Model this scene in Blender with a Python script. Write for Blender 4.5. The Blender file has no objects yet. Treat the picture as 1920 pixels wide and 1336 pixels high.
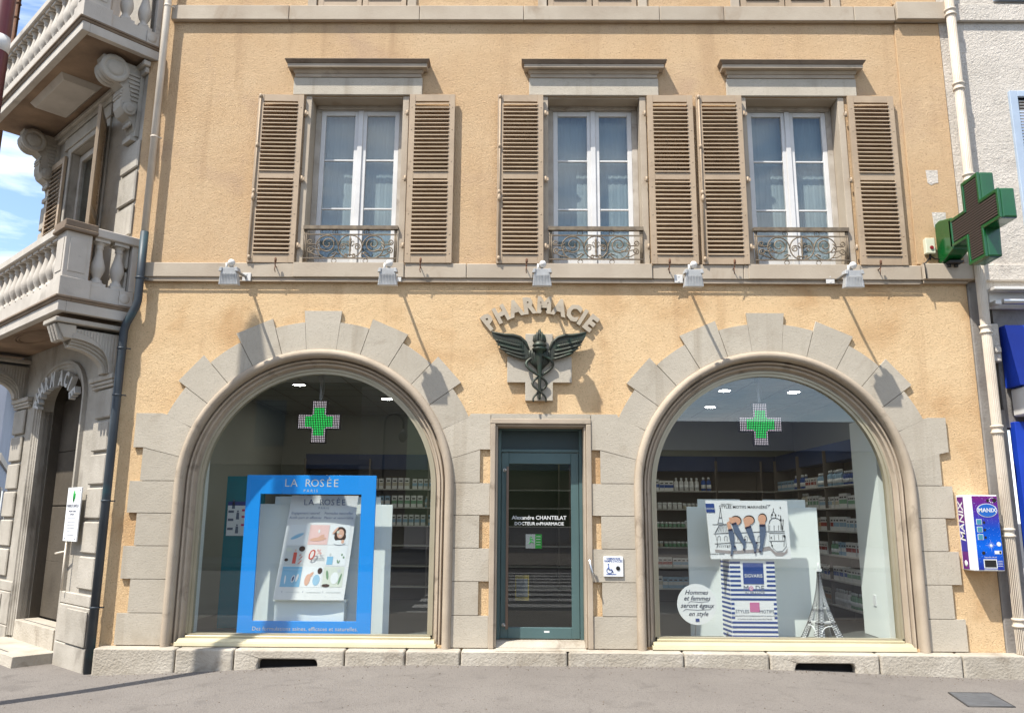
import bpy, bmesh, math, random
from mathutils import Vector, Matrix
from mathutils.geometry import tessellate_polygon
random.seed(7)
C = bpy.context.scene.collection
sin, cos, pi, rad = math.sin, math.cos, math.pi, math.radians

# ---------------------------------------------------------------- camera
cam_d = bpy.data.cameras.new('camera'); cam = bpy.data.objects.new('camera', cam_d); C.objects.link(cam)
PITCH, ROLL, YAW, FPX = 0.1973688, 0.00693462, -0.00770351, 1498.055
_f = Vector((sin(YAW)*cos(PITCH), cos(YAW)*cos(PITCH), sin(PITCH)))
_r = Vector((cos(YAW), -sin(YAW), 0)); _u = _r.cross(_f)
RX = _r*cos(ROLL)+_u*sin(ROLL); UX = _u*cos(ROLL)-_r*sin(ROLL)
CAM = Vector((0, -9.2, 1.559))
m = Matrix((RX, UX, -_f)).transposed().to_4x4(); m.translation = CAM
cam.matrix_world = m
cam_d.sensor_width = 36; cam_d.lens = FPX/1920*36; cam_d.clip_start = 0.05; cam_d.clip_end = 2000
bpy.context.scene.camera = cam

# ---------------------------------------------------------------- sky and sun
SUN = Vector((-1.05, -1.0, 2.4)).normalized()
W = bpy.data.worlds.new('World'); bpy.context.scene.world = W; W.use_nodes = True
nt = W.node_tree; bg = nt.nodes['Background']
sky = nt.nodes.new('ShaderNodeTexSky'); sky.sky_type = 'NISHITA'; sky.sun_disc = False
sky.sun_elevation = math.asin(SUN.z); sky.sun_rotation = math.atan2(SUN.x, SUN.y)
sky.air_density = 1.0; sky.dust_density = 0.6; sky.ozone_density = 1.6
tc = nt.nodes.new('ShaderNodeTexCoord'); mp = nt.nodes.new('ShaderNodeMapping')
mp.inputs['Scale'].default_value = (1.2, 1.6, 5.0)
nt.links.new(tc.outputs['Generated'], mp.inputs['Vector'])
nz = nt.nodes.new('ShaderNodeTexNoise'); nz.inputs['Scale'].default_value = 2.1; nz.inputs['Detail'].default_value = 9
nz.inputs['Roughness'].default_value = .58; nz.inputs['Distortion'].default_value = .5
nt.links.new(mp.outputs[0], nz.inputs['Vector'])
cr = nt.nodes.new('ShaderNodeValToRGB'); cr.color_ramp.elements[0].position = .42; cr.color_ramp.elements[1].position = .68
nt.links.new(nz.outputs['Fac'], cr.inputs['Fac'])
mx = nt.nodes.new('ShaderNodeMix'); mx.data_type = 'RGBA'
nt.links.new(cr.outputs['Color'], mx.inputs['Factor']); nt.links.new(sky.outputs[0], mx.inputs['A'])
mx.inputs['B'].default_value = (7.2, 7.4, 7.8, 1)
nt.links.new(mx.outputs['Result'], bg.inputs['Color']); bg.inputs['Strength'].default_value = 0.15
sl = bpy.data.lights.new('sun', 'SUN'); sl.energy = 4.3; sl.angle = rad(.55); sl.color = (1, .955, .88)
so = bpy.data.objects.new('sun', sl); C.objects.link(so); so.rotation_euler = SUN.to_track_quat('Z', 'Y').to_euler(); so.location = SUN*40
vs = bpy.context.scene.view_settings; vs.view_transform = 'Standard'; vs.look = 'None'; vs.gamma = 1; vs.use_curve_mapping = False
vs.exposure = 0.90
sc = bpy.context.scene
sc.cycles.max_bounces = 7; sc.cycles.transparent_max_bounces = 12; sc.cycles.diffuse_bounces = 4
sc.cycles.caustics_reflective = False; sc.cycles.caustics_refractive = False

# ---------------------------------------------------------------- helpers
def px(x, y, Y):
    """point of the plane y = Y that the calibrated photograph shows at pixel x, y (used for measuring sizes)"""
    d = RX*((x-960)/FPX) - UX*((y-668)/FPX) + _f
    p = CAM + d*((Y+9.2)/d.y)
    return p.x, p.z

def S(r, g, b):
    f = lambda c: (c/255/12.92) if c <= 10 else ((c/255+.055)/1.055)**2.4
    return (f(r), f(g), f(b))

class MB:
    def __init__(s, M=None):
        s.v = []; s.f = []; s.mi = []; s.sm = []; s.M = M or Matrix(); s.k = 0; s.smooth = False
    def add(s, vs, fs):
        o = len(s.v)
        s.v += [tuple(s.M @ Vector(p)) for p in vs]
        for q in fs:
            s.f.append([o+i for i in q]); s.mi.append(s.k); s.sm.append(s.smooth)
        return s
    def box(s, x0, x1, y0, y1, z0, z1):
        return s.add([(x0,y0,z0),(x1,y0,z0),(x1,y1,z0),(x0,y1,z0),(x0,y0,z1),(x1,y0,z1),(x1,y1,z1),(x0,y1,z1)],
              [(0,3,2,1),(4,5,6,7),(0,1,5,4),(1,2,6,5),(2,3,7,6),(3,0,4,7)])
    def frus(s, a, b, z0, z1):
        """frustum between rect a=(x0,x1,y0,y1) at z0 and rect b at z1"""
        return s.add([(a[0],a[2],z0),(a[1],a[2],z0),(a[1],a[3],z0),(a[0],a[3],z0),(b[0],b[2],z1),(b[1],b[2],z1),(b[1],b[3],z1),(b[0],b[3],z1)],
              [(0,3,2,1),(4,5,6,7),(0,1,5,4),(1,2,6,5),(2,3,7,6),(3,0,4,7)])
    def prism(s, pts, a, b, holes=(), axis='y'):
        """polygon extruded; axis y: pts are (x,z); axis x: pts are (y,z); axis z: pts are (x,y)"""
        mk = {'y': lambda p, t: (p[0], t, p[1]), 'x': lambda p, t: (t, p[0], p[1]), 'z': lambda p, t: (p[0], p[1], t)}[axis]
        loops = [list(pts)] + [list(h) for h in holes]
        tri = tessellate_polygon([[Vector((p[0], p[1], 0)) for p in l] for l in loops])
        flat = [p for l in loops for p in l]; n = len(flat)
        def ar(t):
            p, q, r = (flat[i] for i in t); return (q[0]-p[0])*(r[1]-p[1])-(q[1]-p[1])*(r[0]-p[0])
        tri = [t for t in tri if abs(ar(t)) > 1e-10]
        tri = [t if ar(t) > 0 else (t[0], t[2], t[1]) for t in tri]
        # for axis y a CCW (x,z) polygon faces -y
        lo, hi = min(a, b), max(a, b)
        fl = axis != 'y'
        A = [tuple(t) if not fl else (t[0], t[2], t[1]) for t in tri]
        B = [tuple(n+i for i in ((t[0], t[2], t[1]) if not fl else t)) for t in tri]
        fs = A + B; o = 0
        for k, l in enumerate(loops):
            ca = sum(l[i][0]*l[(i+1) % len(l)][1]-l[(i+1) % len(l)][0]*l[i][1] for i in range(len(l)))
            ccw = (ca > 0) == (k == 0)
            for i in range(len(l)):
                j = (i+1) % len(l); q = (o+i, n+o+i, n+o+j, o+j)
                if ccw != fl: q = q[::-1]
                fs.append(q)
            o += len(l)
        return s.add([mk(p, lo) for p in flat]+[mk(p, hi) for p in flat], fs)
    def tube(s, pts, r, n=8, closed=False, caps=True):
        P = [Vector(p) for p in pts]; N = len(P); rs = r if isinstance(r, (list, tuple)) else [r]*N
        vs = []; up = None
        for i, p in enumerate(P):
            a = P[(i-1) % N] if (closed or i > 0) else p; b = P[(i+1) % N] if (closed or i < N-1) else p
            t = (b-a); t = t.normalized() if t.length > 1e-9 else Vector((0, 0, 1))
            if up is None: up = Vector((0, 0, 1)) if abs(t.z) < .9 else Vector((0, 1, 0))
            e1 = t.cross(up)
            if e1.length < 1e-4: up = Vector((0, 1, 0)) if abs(t.y) < .9 else Vector((1, 0, 0)); e1 = t.cross(up)
            e1.normalize(); e2 = e1.cross(t); up = e2
            vs += [p + e1*(cos(2*pi*k/n)*rs[i]) + e2*(sin(2*pi*k/n)*rs[i]) for k in range(n)]
        fs = [(i*n+k, i*n+(k+1) % n, ((i+1) % N)*n+(k+1) % n, ((i+1) % N)*n+k) for i in range(N if closed else N-1) for k in range(n)]
        sm = s.smooth; s.smooth = n > 5; s.add(vs, fs); s.smooth = sm
        if caps and not closed:
            o = len(s.v)-len(vs)
            s.f += [[o+k for k in range(n)][::-1], [o+(N-1)*n+k for k in range(n)]]; s.mi += [s.k]*2; s.sm += [False]*2
        return s
    def lathe(s, prof, c=(0, 0, 0), n=16, axis='z', smooth=True):
        vs = []; 
        for r, h in prof:
            for k in range(n):
                a = 2*pi*k/n; p = (r*cos(a), r*sin(a), h)
                if axis == 'y': p = (p[0], p[2], p[1])
                if axis == 'x': p = (p[2], p[0], p[1])
                vs.append((c[0]+p[0], c[1]+p[1], c[2]+p[2]))
        fs = [(i*n+k, i*n+(k+1) % n, (i+1)*n+(k+1) % n, (i+1)*n+k) for i in range(len(prof)-1) for k in range(n)]
        if axis == 'y': fs = [q[::-1] for q in fs]
        sm = s.smooth; s.smooth = smooth; s.add(vs, fs); s.smooth = False
        a, b = tuple(range(n))[::-1], tuple((len(prof)-1)*n+k for k in range(n))
        if axis == 'y': a, b = a[::-1], b[::-1]
        o = len(s.v)-len(vs)
        s.f += [[o+i for i in a], [o+i for i in b]]; s.mi += [s.k]*2; s.sm += [False]*2; s.smooth = sm
        return s
    def sweep(s, path, prof, smooth=False):
        """path: (x, z, nx, nz); prof: (offset along n, y)"""
        n = len(prof); vs = [(x+nx*o, y, z+nz*o) for x, z, nx, nz in path for o, y in prof]
        fs = [(i*n+k, i*n+k+1, (i+1)*n+k+1, (i+1)*n+k) for i in range(len(path)-1) for k in range(n-1)]
        sm = s.smooth; s.smooth = smooth; s.add(vs, fs); s.smooth = sm; return s
    def text(s, txt, x, z, y, size, depth=.001, align='CENTER', shear=0, offset=0, spacing=1, rot=0, xs=1, M=None):
        """lettering standing in the xz plane, facing -y, front at y"""
        cu = bpy.data.curves.new('t', 'FONT'); cu.body = txt; cu.size = size; cu.align_x = align; cu.align_y = 'CENTER'
        cu.extrude = depth/2; cu.shear = shear; cu.offset = offset; cu.space_character = spacing; cu.resolution_u = 2
        ob = bpy.data.objects.new('t', cu); me = ob.to_mesh()
        T = Matrix.Translation((x, y+depth/2, z)) @ Matrix.Rotation(rot, 4, 'Y') @ Matrix.Rotation(pi/2, 4, 'X') @ Matrix.Diagonal((xs, 1, 1, 1))
        if M: T = M @ T
        s.add([tuple(T @ v.co) for v in me.vertices], [tuple(p.vertices) for p in me.polygons])
        ob.to_mesh_clear(); bpy.data.objects.remove(ob); bpy.data.curves.remove(cu)
        return s
    def mesh(s, name, mats):
        me = bpy.data.meshes.new(name); me.from_pydata(s.v, [], s.f)
        for mm in (mats if isinstance(mats, (list, tuple)) else [mats]): me.materials.append(mm)
        me.polygons.foreach_set('material_index', s.mi); me.polygons.foreach_set('use_smooth', s.sm)
        me.validate()
        bm = bmesh.new(); bm.from_mesh(me); bmesh.ops.recalc_face_normals(bm, faces=bm.faces); bm.to_mesh(me); bm.free()
        me.update(); return me
    def build(s, name, mats, parent=None, bevel=0, loc=None, M=None, label=None, seg=1):
        ob = bpy.data.objects.new(name, s.mesh(name, mats)); C.objects.link(ob)
        if parent: ob.parent = parent
        if M is not None: ob.matrix_local = M
        elif loc: ob.location = loc
        if bevel: bev(ob, bevel, seg)
        if label: ob['label'] = label
        return ob

def bev(ob, w, seg=1):
    b = ob.modifiers.new('bevel', 'BEVEL'); b.width = w; b.segments = seg; b.limit_method = 'ANGLE'; b.angle_limit = rad(35)

def tag(o, label, cat, group=None):
    o['label'] = label; o['category'] = cat
    if group: o['group'] = group
    return o
def thing(name, label, cat, loc=(0, 0, 0), rz=0, group=None):
    o = bpy.data.objects.new(name, None); C.objects.link(o); o.empty_display_size = .2
    o.location = loc; o.rotation_euler = (0, 0, rz); return tag(o, label, cat, group)
def struct(o): o['kind'] = 'structure'; return o
def dup(ob, parent=None, loc=None, rz=None):
    c = ob.copy(); C.objects.link(c); c.parent = parent
    if loc is not None: c.location = loc
    if rz is not None: c.rotation_euler = (0, 0, rz)
    for ch in list(ob.children): dup(ch, c)
    return c

# ---------------------------------------------------------------- materials
def N(t, k, **kw):
    n = t.nodes.new(k)
    for a, b in kw.items():
        if a in n.inputs: n.inputs[a].default_value = b
        else: setattr(n, a, b)
    return n
def mat(name, c, c2=None, scale=3, det=5, contrast=(.35, .65), fine=None, grime=None, bump=None, bump2=None, rough=.85, metal=0, spec=.4, stretch=(1, 1, 1), emit=None, coat=0, isl=0, orand=0, streak=None):
    """c / c2 mixed by noise; fine=(scale, dark factor, threshold); grime=(colour, scale, lo, hi, stretch); bump=(scale, strength, distance)"""
    m = bpy.data.materials.new(name); m.use_nodes = True; t = m.node_tree; b = t.nodes['Principled BSDF']
    b.inputs['Roughness'].default_value = rough; b.inputs['Metallic'].default_value = metal; b.inputs['Specular IOR Level'].default_value = spec
    if coat: b.inputs['Coat Weight'].default_value = coat
    g = N(t, 'ShaderNodeNewGeometry')
    def noise(sc, d=5, st=(1, 1, 1), dist=0, r=.55):
        mp = N(t, 'ShaderNodeMapping', Scale=st); t.links.new(g.outputs['Position'], mp.inputs[0])
        n = N(t, 'ShaderNodeTexNoise', Scale=sc, Detail=d, Roughness=r, Distortion=dist); t.links.new(mp.outputs[0], n.inputs['Vector']); return n.outputs['Fac']
    def ramp(src, lo, hi):
        r = N(t, 'ShaderNodeMapRange'); r.inputs['From Min'].default_value = lo; r.inputs['From Max'].default_value = hi; t.links.new(src, r.inputs['Value']); return r.outputs[0]
    def mixc(f, a, bb):
        mn = N(t, 'ShaderNodeMix', data_type='RGBA')
        if isinstance(f, float): mn.inputs['Factor'].default_value = f
        else: t.links.new(f, mn.inputs['Factor'])
        for k, q in (('A', a), ('B', bb)):
            if isinstance(q, tuple): mn.inputs[k].default_value = (*q, 1)
            else: t.links.new(q, mn.inputs[k])
        return mn.outputs['Result']
    col = c
    if c2: col = mixc(ramp(noise(scale, det, stretch), *contrast), c, c2)
    if grime: col = mixc(ramp(noise(grime[1], 6, grime[4] if len(grime) > 4 else (1, 1, 1), .6), grime[2], grime[3]), col, grime[0])
    if streak:
        col = mixc(ramp(noise(streak[1], 5, (1, 1, .07), .3), streak[2], streak[3]), col, streak[0])
    if isl or orand:
        src = g.outputs['Random Per Island'] if isl else N(t, 'ShaderNodeObjectInfo').outputs['Random']
        mr = N(t, 'ShaderNodeMapRange'); mr.inputs['To Min'].default_value = 1-(isl or orand); mr.inputs['To Max'].default_value = 1+(isl or orand)*.5; t.links.new(src, mr.inputs['Value'])
        hs = N(t, 'ShaderNodeHueSaturation'); t.links.new(mr.outputs[0], hs.inputs['Value'])
        if isinstance(col, tuple): hs.inputs['Color'].default_value = (*col, 1)
        else: t.links.new(col, hs.inputs['Color'])
        col = hs.outputs[0]
    if fine:
        dk = tuple(q*fine[1] for q in (c2 or c))
        col = mixc(ramp(noise(fine[0], 2, (1, 1, 1), 1.2), fine[2], fine[2]+.12), col, dk)
    if isinstance(col, tuple): b.inputs['Base Color'].default_value = (*col, 1)
    else: t.links.new(col, b.inputs['Base Color'])
    prev = None
    for bp_ in (bump, bump2):
        if not bp_: continue
        bn = N(t, 'ShaderNodeBump', Strength=bp_[1], Distance=bp_[2]); t.links.new(noise(bp_[0], 3, (1, 1, 1), bp_[3] if len(bp_) > 3 else 0), bn.inputs['Height'])
        if prev: t.links.new(prev, bn.inputs['Normal'])
        prev = bn.outputs[0]
    if prev: t.links.new(prev, b.inputs['Normal'])
    if emit: b.inputs['Emission Color'].default_value = (*emit[0], 1); b.inputs['Emission Strength'].default_value = emit[1]
    return m
def glass(name, tint=(.8, .84, .84), ior=1.75, rough=0.0):
    m = bpy.data.materials.new(name); m.use_nodes = True; t = m.node_tree; t.nodes.remove(t.nodes['Principled BSDF'])
    f0 = ((ior-1)/(ior+1))**2
    o = t.nodes['Material Output']; lw = N(t, 'ShaderNodeLayerWeight', Blend=.5); pw = N(t, 'ShaderNodeMath', operation='POWER'); pw.inputs[1].default_value = 5
    t.links.new(lw.outputs['Facing'], pw.inputs[0]); f = N(t, 'ShaderNodeMapRange'); f.inputs['To Min'].default_value = f0*.62; f.inputs['To Max'].default_value = .6; t.links.new(pw.outputs[0], f.inputs['Value']); tr = N(t, 'ShaderNodeBsdfTransparent', Color=(*tint, 1))
    gl = N(t, 'ShaderNodeBsdfGlossy', Roughness=rough, Color=(1, 1, 1, 1)); mx = N(t, 'ShaderNodeMixShader')
    t.links.new(f.outputs[0], mx.inputs[0]); t.links.new(tr.outputs[0], mx.inputs[1]); t.links.new(gl.outputs[0], mx.inputs[2]); t.links.new(mx.outputs[0], o.inputs['Surface'])
    return m

M_ = {}
M_['stucco'] = mat('stucco', S(219, 190, 149), S(211, 178, 135), 1.3, 6, (.35, .7), fine=(60, .72, .57), grime=(S(186, 146, 102), 1.3, .52, .80), streak=(S(188, 154, 116), 3.5, .56, .80), bump=(62, .8, .02, 1.5), bump2=(7, .35, .02), rough=.95, spec=.15)
M_['stucco_up'] = mat('stucco_pale', S(203, 175, 139), S(194, 162, 124), 1.1, 6, (.35, .7), fine=(60, .74, .57), grime=(S(182, 154, 126), 1.3, .52, .78), streak=(S(180, 150, 116), 3.5, .55, .78), bump=(62, .8, .019, 1.5), bump2=(7, .3, .02), rough=.95, spec=.15)
M_['ashlar'] = mat('ashlar', S(181, 172, 156), S(171, 162, 146), 2.2, 6, (.3, .7), isl=.09, fine=(60, .86, .58), streak=(S(146, 134, 116), 4, .56, .8), grime=(S(148, 136, 118), 2.3, .58, .85), bump=(70, .45, .009), bump2=(9, .25, .012), rough=.9, spec=.2)
M_['mortar'] = mat('mortar', S(112, 100, 86), rough=1, spec=.1)
M_['moulding'] = mat('moulding_stone', S(176, 162, 143), S(158, 144, 126), 2.5, 6, (.3, .7), grime=(S(88, 78, 66), 4, .60, .85), bump=(60, .35, .006), rough=.9, spec=.2)
M_['stone'] = mat('band_stone', S(180, 168, 150), S(162, 148, 130), 1.8, 7, (.3, .7), isl=.08, grime=(S(120, 92, 62), 2.2, .60, .9, (1, 1, .5)), bump=(50, .35, .006), rough=.9, spec=.2)
M_['darkstone'] = mat('weathered_shaded_stone', S(136, 120, 102), S(112, 98, 84), 3, 6, (.3, .7), grime=(S(62, 54, 48), 5, .62, .9), bump=(50, .35, .006), rough=.9, spec=.2)  # weathering on the balcony edges; on the window hoods it also paints shade
M_['portico'] = mat('portico_stone', S(176, 169, 157), S(150, 143, 131), 2.4, 7, (.3, .72), isl=.08, streak=(S(96, 86, 76), 3, .62, .9), grime=(S(74, 66, 58), 1.9, .60, .86, (1, 1, .6)), bump=(45, .5, .009), bump2=(8, .3, .015), rough=.92, spec=.15)
M_['balcony'] = mat('balcony_stone', S(190, 183, 172), S(168, 160, 149), 2.8, 7, (.3, .72), grime=(S(70, 64, 58), 2.6, .63, .86), bump=(60, .35, .006), rough=.9, spec=.2)
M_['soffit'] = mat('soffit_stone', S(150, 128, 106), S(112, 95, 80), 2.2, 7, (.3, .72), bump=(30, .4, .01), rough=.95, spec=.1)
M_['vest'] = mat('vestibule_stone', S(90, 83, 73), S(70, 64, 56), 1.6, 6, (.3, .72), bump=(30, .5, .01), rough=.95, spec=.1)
M_['plinth'] = mat('plinth_stone', S(184, 176, 162), S(158, 149, 134), 2.6, 7, (.3, .7), isl=.07, grime=(S(110, 96, 80), 3.5, .58, .86), bump=(40, .7, .014), bump2=(120, .3, .004), rough=.95, spec=.15)
M_['black'] = mat('black', (.012, .011, .01), rough=.9)
M_['shutter'] = mat('shutter_paint', S(174, 153, 127), S(158, 138, 114), 4, 5, (.3, .7), orand=.07, grime=(S(122, 100, 78), 6, .62, .9), bump=(90, .15, .002), rough=.55, spec=.35)
M_['iron'] = mat('wrought_iron', S(128, 114, 94), S(98, 86, 72), 14, 4, (.35, .65), rough=.6, metal=.2)
M_['rust'] = mat('rust', S(112, 76, 52), S(84, 56, 40), 30, 4, rough=.8)
M_['pvc'] = mat('white_frame', S(214, 212, 208), S(200, 198, 194), 3, 4, rough=.35, spec=.4)
M_['woodwhite'] = mat('painted_wood', S(182, 174, 162), S(160, 150, 136), 5, 5, grime=(S(110, 96, 80), 8, .62, .85), rough=.6)
M_['glass'] = glass('window_glass', (.95, .97, .97), 1.75)
M_['shopglass'] = glass('shop_glass', (.965, .98, .972), 1.95)
M_['doorglass'] = glass('door_glass', (.70, .72, .72), 1.8)
M_['curtain'] = mat('net_curtain', S(132, 143, 144), S(122, 133, 134), 2, 3, rough=.95, spec=.1)
M_['beige_al'] = mat('beige_metal', S(200, 190, 158), S(192, 182, 150), 2, 3, rough=.4, metal=.25, spec=.5)
M_['frame_al'] = mat('bronze_metal', S(172, 163, 140), S(162, 154, 130), 2, 3, rough=.4, metal=.3, spec=.5)
M_['tealshade'] = mat('shaded_teal_paint', S(46, 62, 62), S(42, 56, 58), 2, 3, rough=.45)  # darker copy of the door teal: the transom's recess shadow put into its colour
M_['teal'] = mat('teal_paint', S(76, 100, 100), S(70, 93, 94), 2, 3, rough=.38, spec=.5)
M_['steel'] = mat('brushed_steel', (.55, .54, .52), rough=.28, metal=1)
M_['brownmetal'] = mat('dark_bar', S(120, 104, 94), rough=.3, metal=.8)
M_['bronze'] = mat('patinated_bronze', S(58, 60, 52), S(46, 74, 58), 9, 5, (.5, .85), bump=(60, .4, .004), rough=.5, metal=.45)
M_['letter'] = mat('cut_stone_letter', S(178, 166, 146), S(162, 150, 132), 8, 4, rough=.85)
M_['letter_sh'] = mat('grey_letter', S(190, 188, 182), S(170, 168, 162), 8, 4, rough=.7)
M_['pipe_w'] = mat('cream_pipe', S(208, 197, 180), S(194, 181, 163), 3, 5, grime=(S(120, 84, 56), 7, .67, .86), rough=.5)
M_['pipe_b'] = mat('blue_grey_pipe', S(56, 63, 69), S(46, 53, 59), 3, 4, grime=(S(40, 82, 88), 2, .55, .8), rough=.5)
M_['gcross'] = mat('green_plastic', S(10, 84, 36), S(8, 74, 32), 2, 3, rough=.25, spec=.6, coat=.3)
M_['ledoff'] = mat('led_panel', S(56, 48, 44), rough=.6)
M_['ledslat'] = mat('led_louvre', S(88, 76, 70), rough=.5)
M_['white'] = mat('white_paint', S(208, 210, 208), rough=.6)
M_['panel'] = mat('display_board', S(228, 234, 230), rough=.7)
M_['paper'] = mat('paper', S(220, 222, 222), rough=.6)
M_['intwall'] = mat('interior_wall', S(150, 152, 142), rough=.9)
M_['ceil'] = mat('ceiling_tiles', S(150, 150, 140), rough=.9)
M_['intfloor'] = mat('interior_floor', S(88, 90, 88), S(78, 80, 78), 2, 4, rough=.4)
M_['shelf'] = mat('shelf_board', S(170, 168, 160), rough=.5)
M_['shelfback'] = mat('shelf_back', S(104, 96, 86), rough=.8)
M_['navy'] = mat('navy', S(24, 44, 78), rough=.6)
M_['blue'] = mat('bright_blue', S(20, 146, 236), rough=.45)
M_['tealpanel'] = mat('teal_panel', S(0, 110, 120), rough=.6)
M_['red'] = mat('red_panel', S(160, 24, 20), rough=.6)
M_['wood'] = mat('pale_wood', S(168, 128, 92), S(150, 112, 80), 4, 5, stretch=(1, 1, 8), rough=.6)
M_['nwall'] = mat('white_render', S(205, 196, 184), S(188, 180, 168), 2, 7, (.3, .7), grime=(S(150, 140, 132), 3, .6, .85), bump=(38, .9, .02, 1), bump2=(8, .4, .02), rough=.95, spec=.15)
M_['concrete'] = mat('grey_concrete', S(140, 136, 130), S(120, 114, 108), 3, 6, grime=(S(96, 90, 84), 5, .6, .85), bump=(40, .5, .01), rough=.95)
M_['shblue'] = mat('pale_blue_paint', S(168, 182, 198), S(156, 170, 186), 3, 4, rough=.5)
M_['awnblue'] = mat('royal_blue', S(18, 62, 178), S(16, 54, 160), 2, 3, rough=.5)
M_['dkgrey'] = mat('dark_grey', S(52, 50, 48), rough=.6)
M_['maroon'] = mat('maroon_paint', S(72, 26, 28), S(60, 22, 24), 5, 4, rough=.35)
M_['sidewalk'] = mat('pavement_asphalt', S(125, 119, 112), S(113, 107, 101), .8, 7, (.3, .7), fine=(60, .66, .56), grime=(S(94, 89, 84), 3.2, .58, .85), bump=(70, .8, .014), bump2=(3, .2, .02), rough=.95, spec=.2)
M_['asphalt'] = mat('road_asphalt', S(70, 68, 68), S(60, 58, 58), .8, 6, bump=(120, .5, .005), rough=.9)
M_['kerb'] = mat('kerb_stone', S(130, 124, 116), S(116, 110, 102), 2, 5, rough=.9)
M_['zebra'] = mat('road_paint', S(176, 174, 168), S(150, 148, 142), 6, 6, rough=.7)
M_['manhole'] = mat('manhole_metal', S(100, 102, 104), S(86, 88, 90), 12, 4, bump=(90, .4, .004), rough=.6, metal=.3)
M_['oppwall'] = mat('opposite_render', S(120, 106, 88), S(104, 92, 76), 1, 5, rough=.9)
M_['oppglass'] = mat('dark_pane', S(30, 34, 40), rough=.15, spec=.6)
M_['leaf'] = mat('foliage', S(52, 70, 34), S(36, 52, 24), 2, 5, rough=.8)
M_['bark'] = mat('bark', S(70, 58, 46), rough=.9)
M_['slate'] = mat('slate_roof', S(58, 62, 76), S(48, 52, 64), 3, 4, rough=.7)
M_['farwall'] = mat('far_wall', S(158, 164, 176), S(146, 152, 164), 1, 4, rough=.9)
M_['galv'] = mat('grey_metal', S(150, 150, 148), S(128, 128, 126), 8, 4, rough=.45, metal=.3)
M_['lampmetal'] = mat('lamp_metal', S(176, 176, 174), S(160, 160, 158), 12, 3, rough=.45, metal=.1)
M_['lampwhite'] = mat('lamp_white', S(205, 202, 196), rough=.4)
M_['cable'] = mat('cable', S(40, 36, 34), rough=.7)
def flat(name, r, g, b, rough=.55): return mat(name, S(r, g, b), rough=rough)
def glow(name, col, st): 
    return mat(name, col, rough=.5, emit=(col, st))

# ================================================================ GROUND
def gz(x, y):
    a = -.13 if x < 0 else -.09
    s = max(0, min(1, (abs(x-.3)-1.2)/4.5)); s = s*s*(3-2*s)
    f = max(0, min(1, (9+y)/8)) if y < 0 else 1
    return a*s*f*1.15
mb = MB(); xs = [-60, -30, -16, -10]+[-8+i*.4 for i in range(41)]+[10, 16, 30, 60]; ys = [-4.2+i*.2 for i in range(22)]+[.6, 2, 5, 10, 20]
n = len(ys)
mb.smooth = True
mb.add([(x, y, gz(x, y)) for x in xs for y in ys], [(i*n+j, (i+1)*n+j, (i+1)*n+j+1, i*n+j+1) for i in range(len(xs)-1) for j in range(n-1)])
struct(mb.build('pavement', M_['sidewalk']))
t_ = M_['sidewalk'].node_tree; b_ = t_.nodes['Principled BSDF']; src = b_.inputs['Base Color'].links[0].from_socket
g_ = N(t_, 'ShaderNodeNewGeometry'); dn = N(t_, 'ShaderNodeTexNoise', Scale=1.6, Detail=6.0); t_.links.new(g_.outputs['Position'], dn.inputs['Vector'])
va = N(t_, 'ShaderNodeVectorMath', operation='MULTIPLY_ADD'); va.inputs[1].default_value = (.9, .9, 0); t_.links.new(dn.outputs['Color'], va.inputs[0]); t_.links.new(g_.outputs['Position'], va.inputs[2])
vo = N(t_, 'ShaderNodeTexVoronoi', feature='DISTANCE_TO_EDGE', Scale=.55); t_.links.new(va.outputs[0], vo.inputs['Vector'])
mr = N(t_, 'ShaderNodeMapRange'); mr.inputs['From Min'].default_value = .006; mr.inputs['From Max'].default_value = .0; mr.inputs['To Max'].default_value = .28; t_.links.new(vo.outputs['Distance'], mr.inputs['Value'])
m1 = N(t_, 'ShaderNodeMix', data_type='RGBA'); t_.links.new(mr.outputs[0], m1.inputs['Factor']); t_.links.new(src, m1.inputs['A']); m1.inputs['B'].default_value = (*S(78, 72, 68), 1)
vp = N(t_, 'ShaderNodeTexVoronoi', Scale=5.0); t_.links.new(g_.outputs['Position'], vp.inputs['Vector'])
mq = N(t_, 'ShaderNodeMapRange'); mq.inputs['From Min'].default_value = .075; mq.inputs['From Max'].default_value = .055; mq.inputs['To Max'].default_value = .5; t_.links.new(vp.outputs['Distance'], mq.inputs['Value'])
m2 = N(t_, 'ShaderNodeMix', data_type='RGBA'); t_.links.new(mq.outputs[0], m2.inputs['Factor']); t_.links.new(m1.outputs['Result'], m2.inputs['A']); m2.inputs['B'].default_value = (*S(88, 82, 78), 1)
t_.links.new(m2.outputs['Result'], b_.inputs['Base Color'])
random.seed(3); mb = MB()
for i in range(900):
    x = random.uniform(-4.6, 5.6); y = -.22-abs(random.gauss(0, .10)) if i % 3 else random.uniform(-2.3, -.2); r = random.uniform(.002, .009)
    z = gz(x, y); mb.add([(x+r*cos(a), y+r*random.uniform(.5, 1)*sin(a), z+.001) for a in (0, 1.6, 3.1, 4.7)]+[(x, y, z+r)], [(0, 1, 4), (1, 2, 4), (2, 3, 4), (3, 0, 4)])
gt = mb.build('grit', mat('grit', S(110, 98, 84), S(70, 62, 54), 30, 2, rough=1)); tag(gt, 'fine grit and crumbs scattered on the pavement along the foot of the wall', 'grit'); gt['kind'] = 'stuff'
random.seed(7)
mb = MB()
mb.add([(-400, -400, -.32), (400, -400, -.32), (400, 400, -.32), (-400, 400, -.32)], [(0, 1, 2, 3)])
struct(mb.build('road', M_['asphalt']))
mb = MB()
for i in range(60): mb.box(-30+i, -30+i+.99, -4.42, -4.2, -.4, gz(-30+i, -4.2)+.0)
struct(mb.build('kerb', M_['kerb'], bevel=.02))
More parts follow.
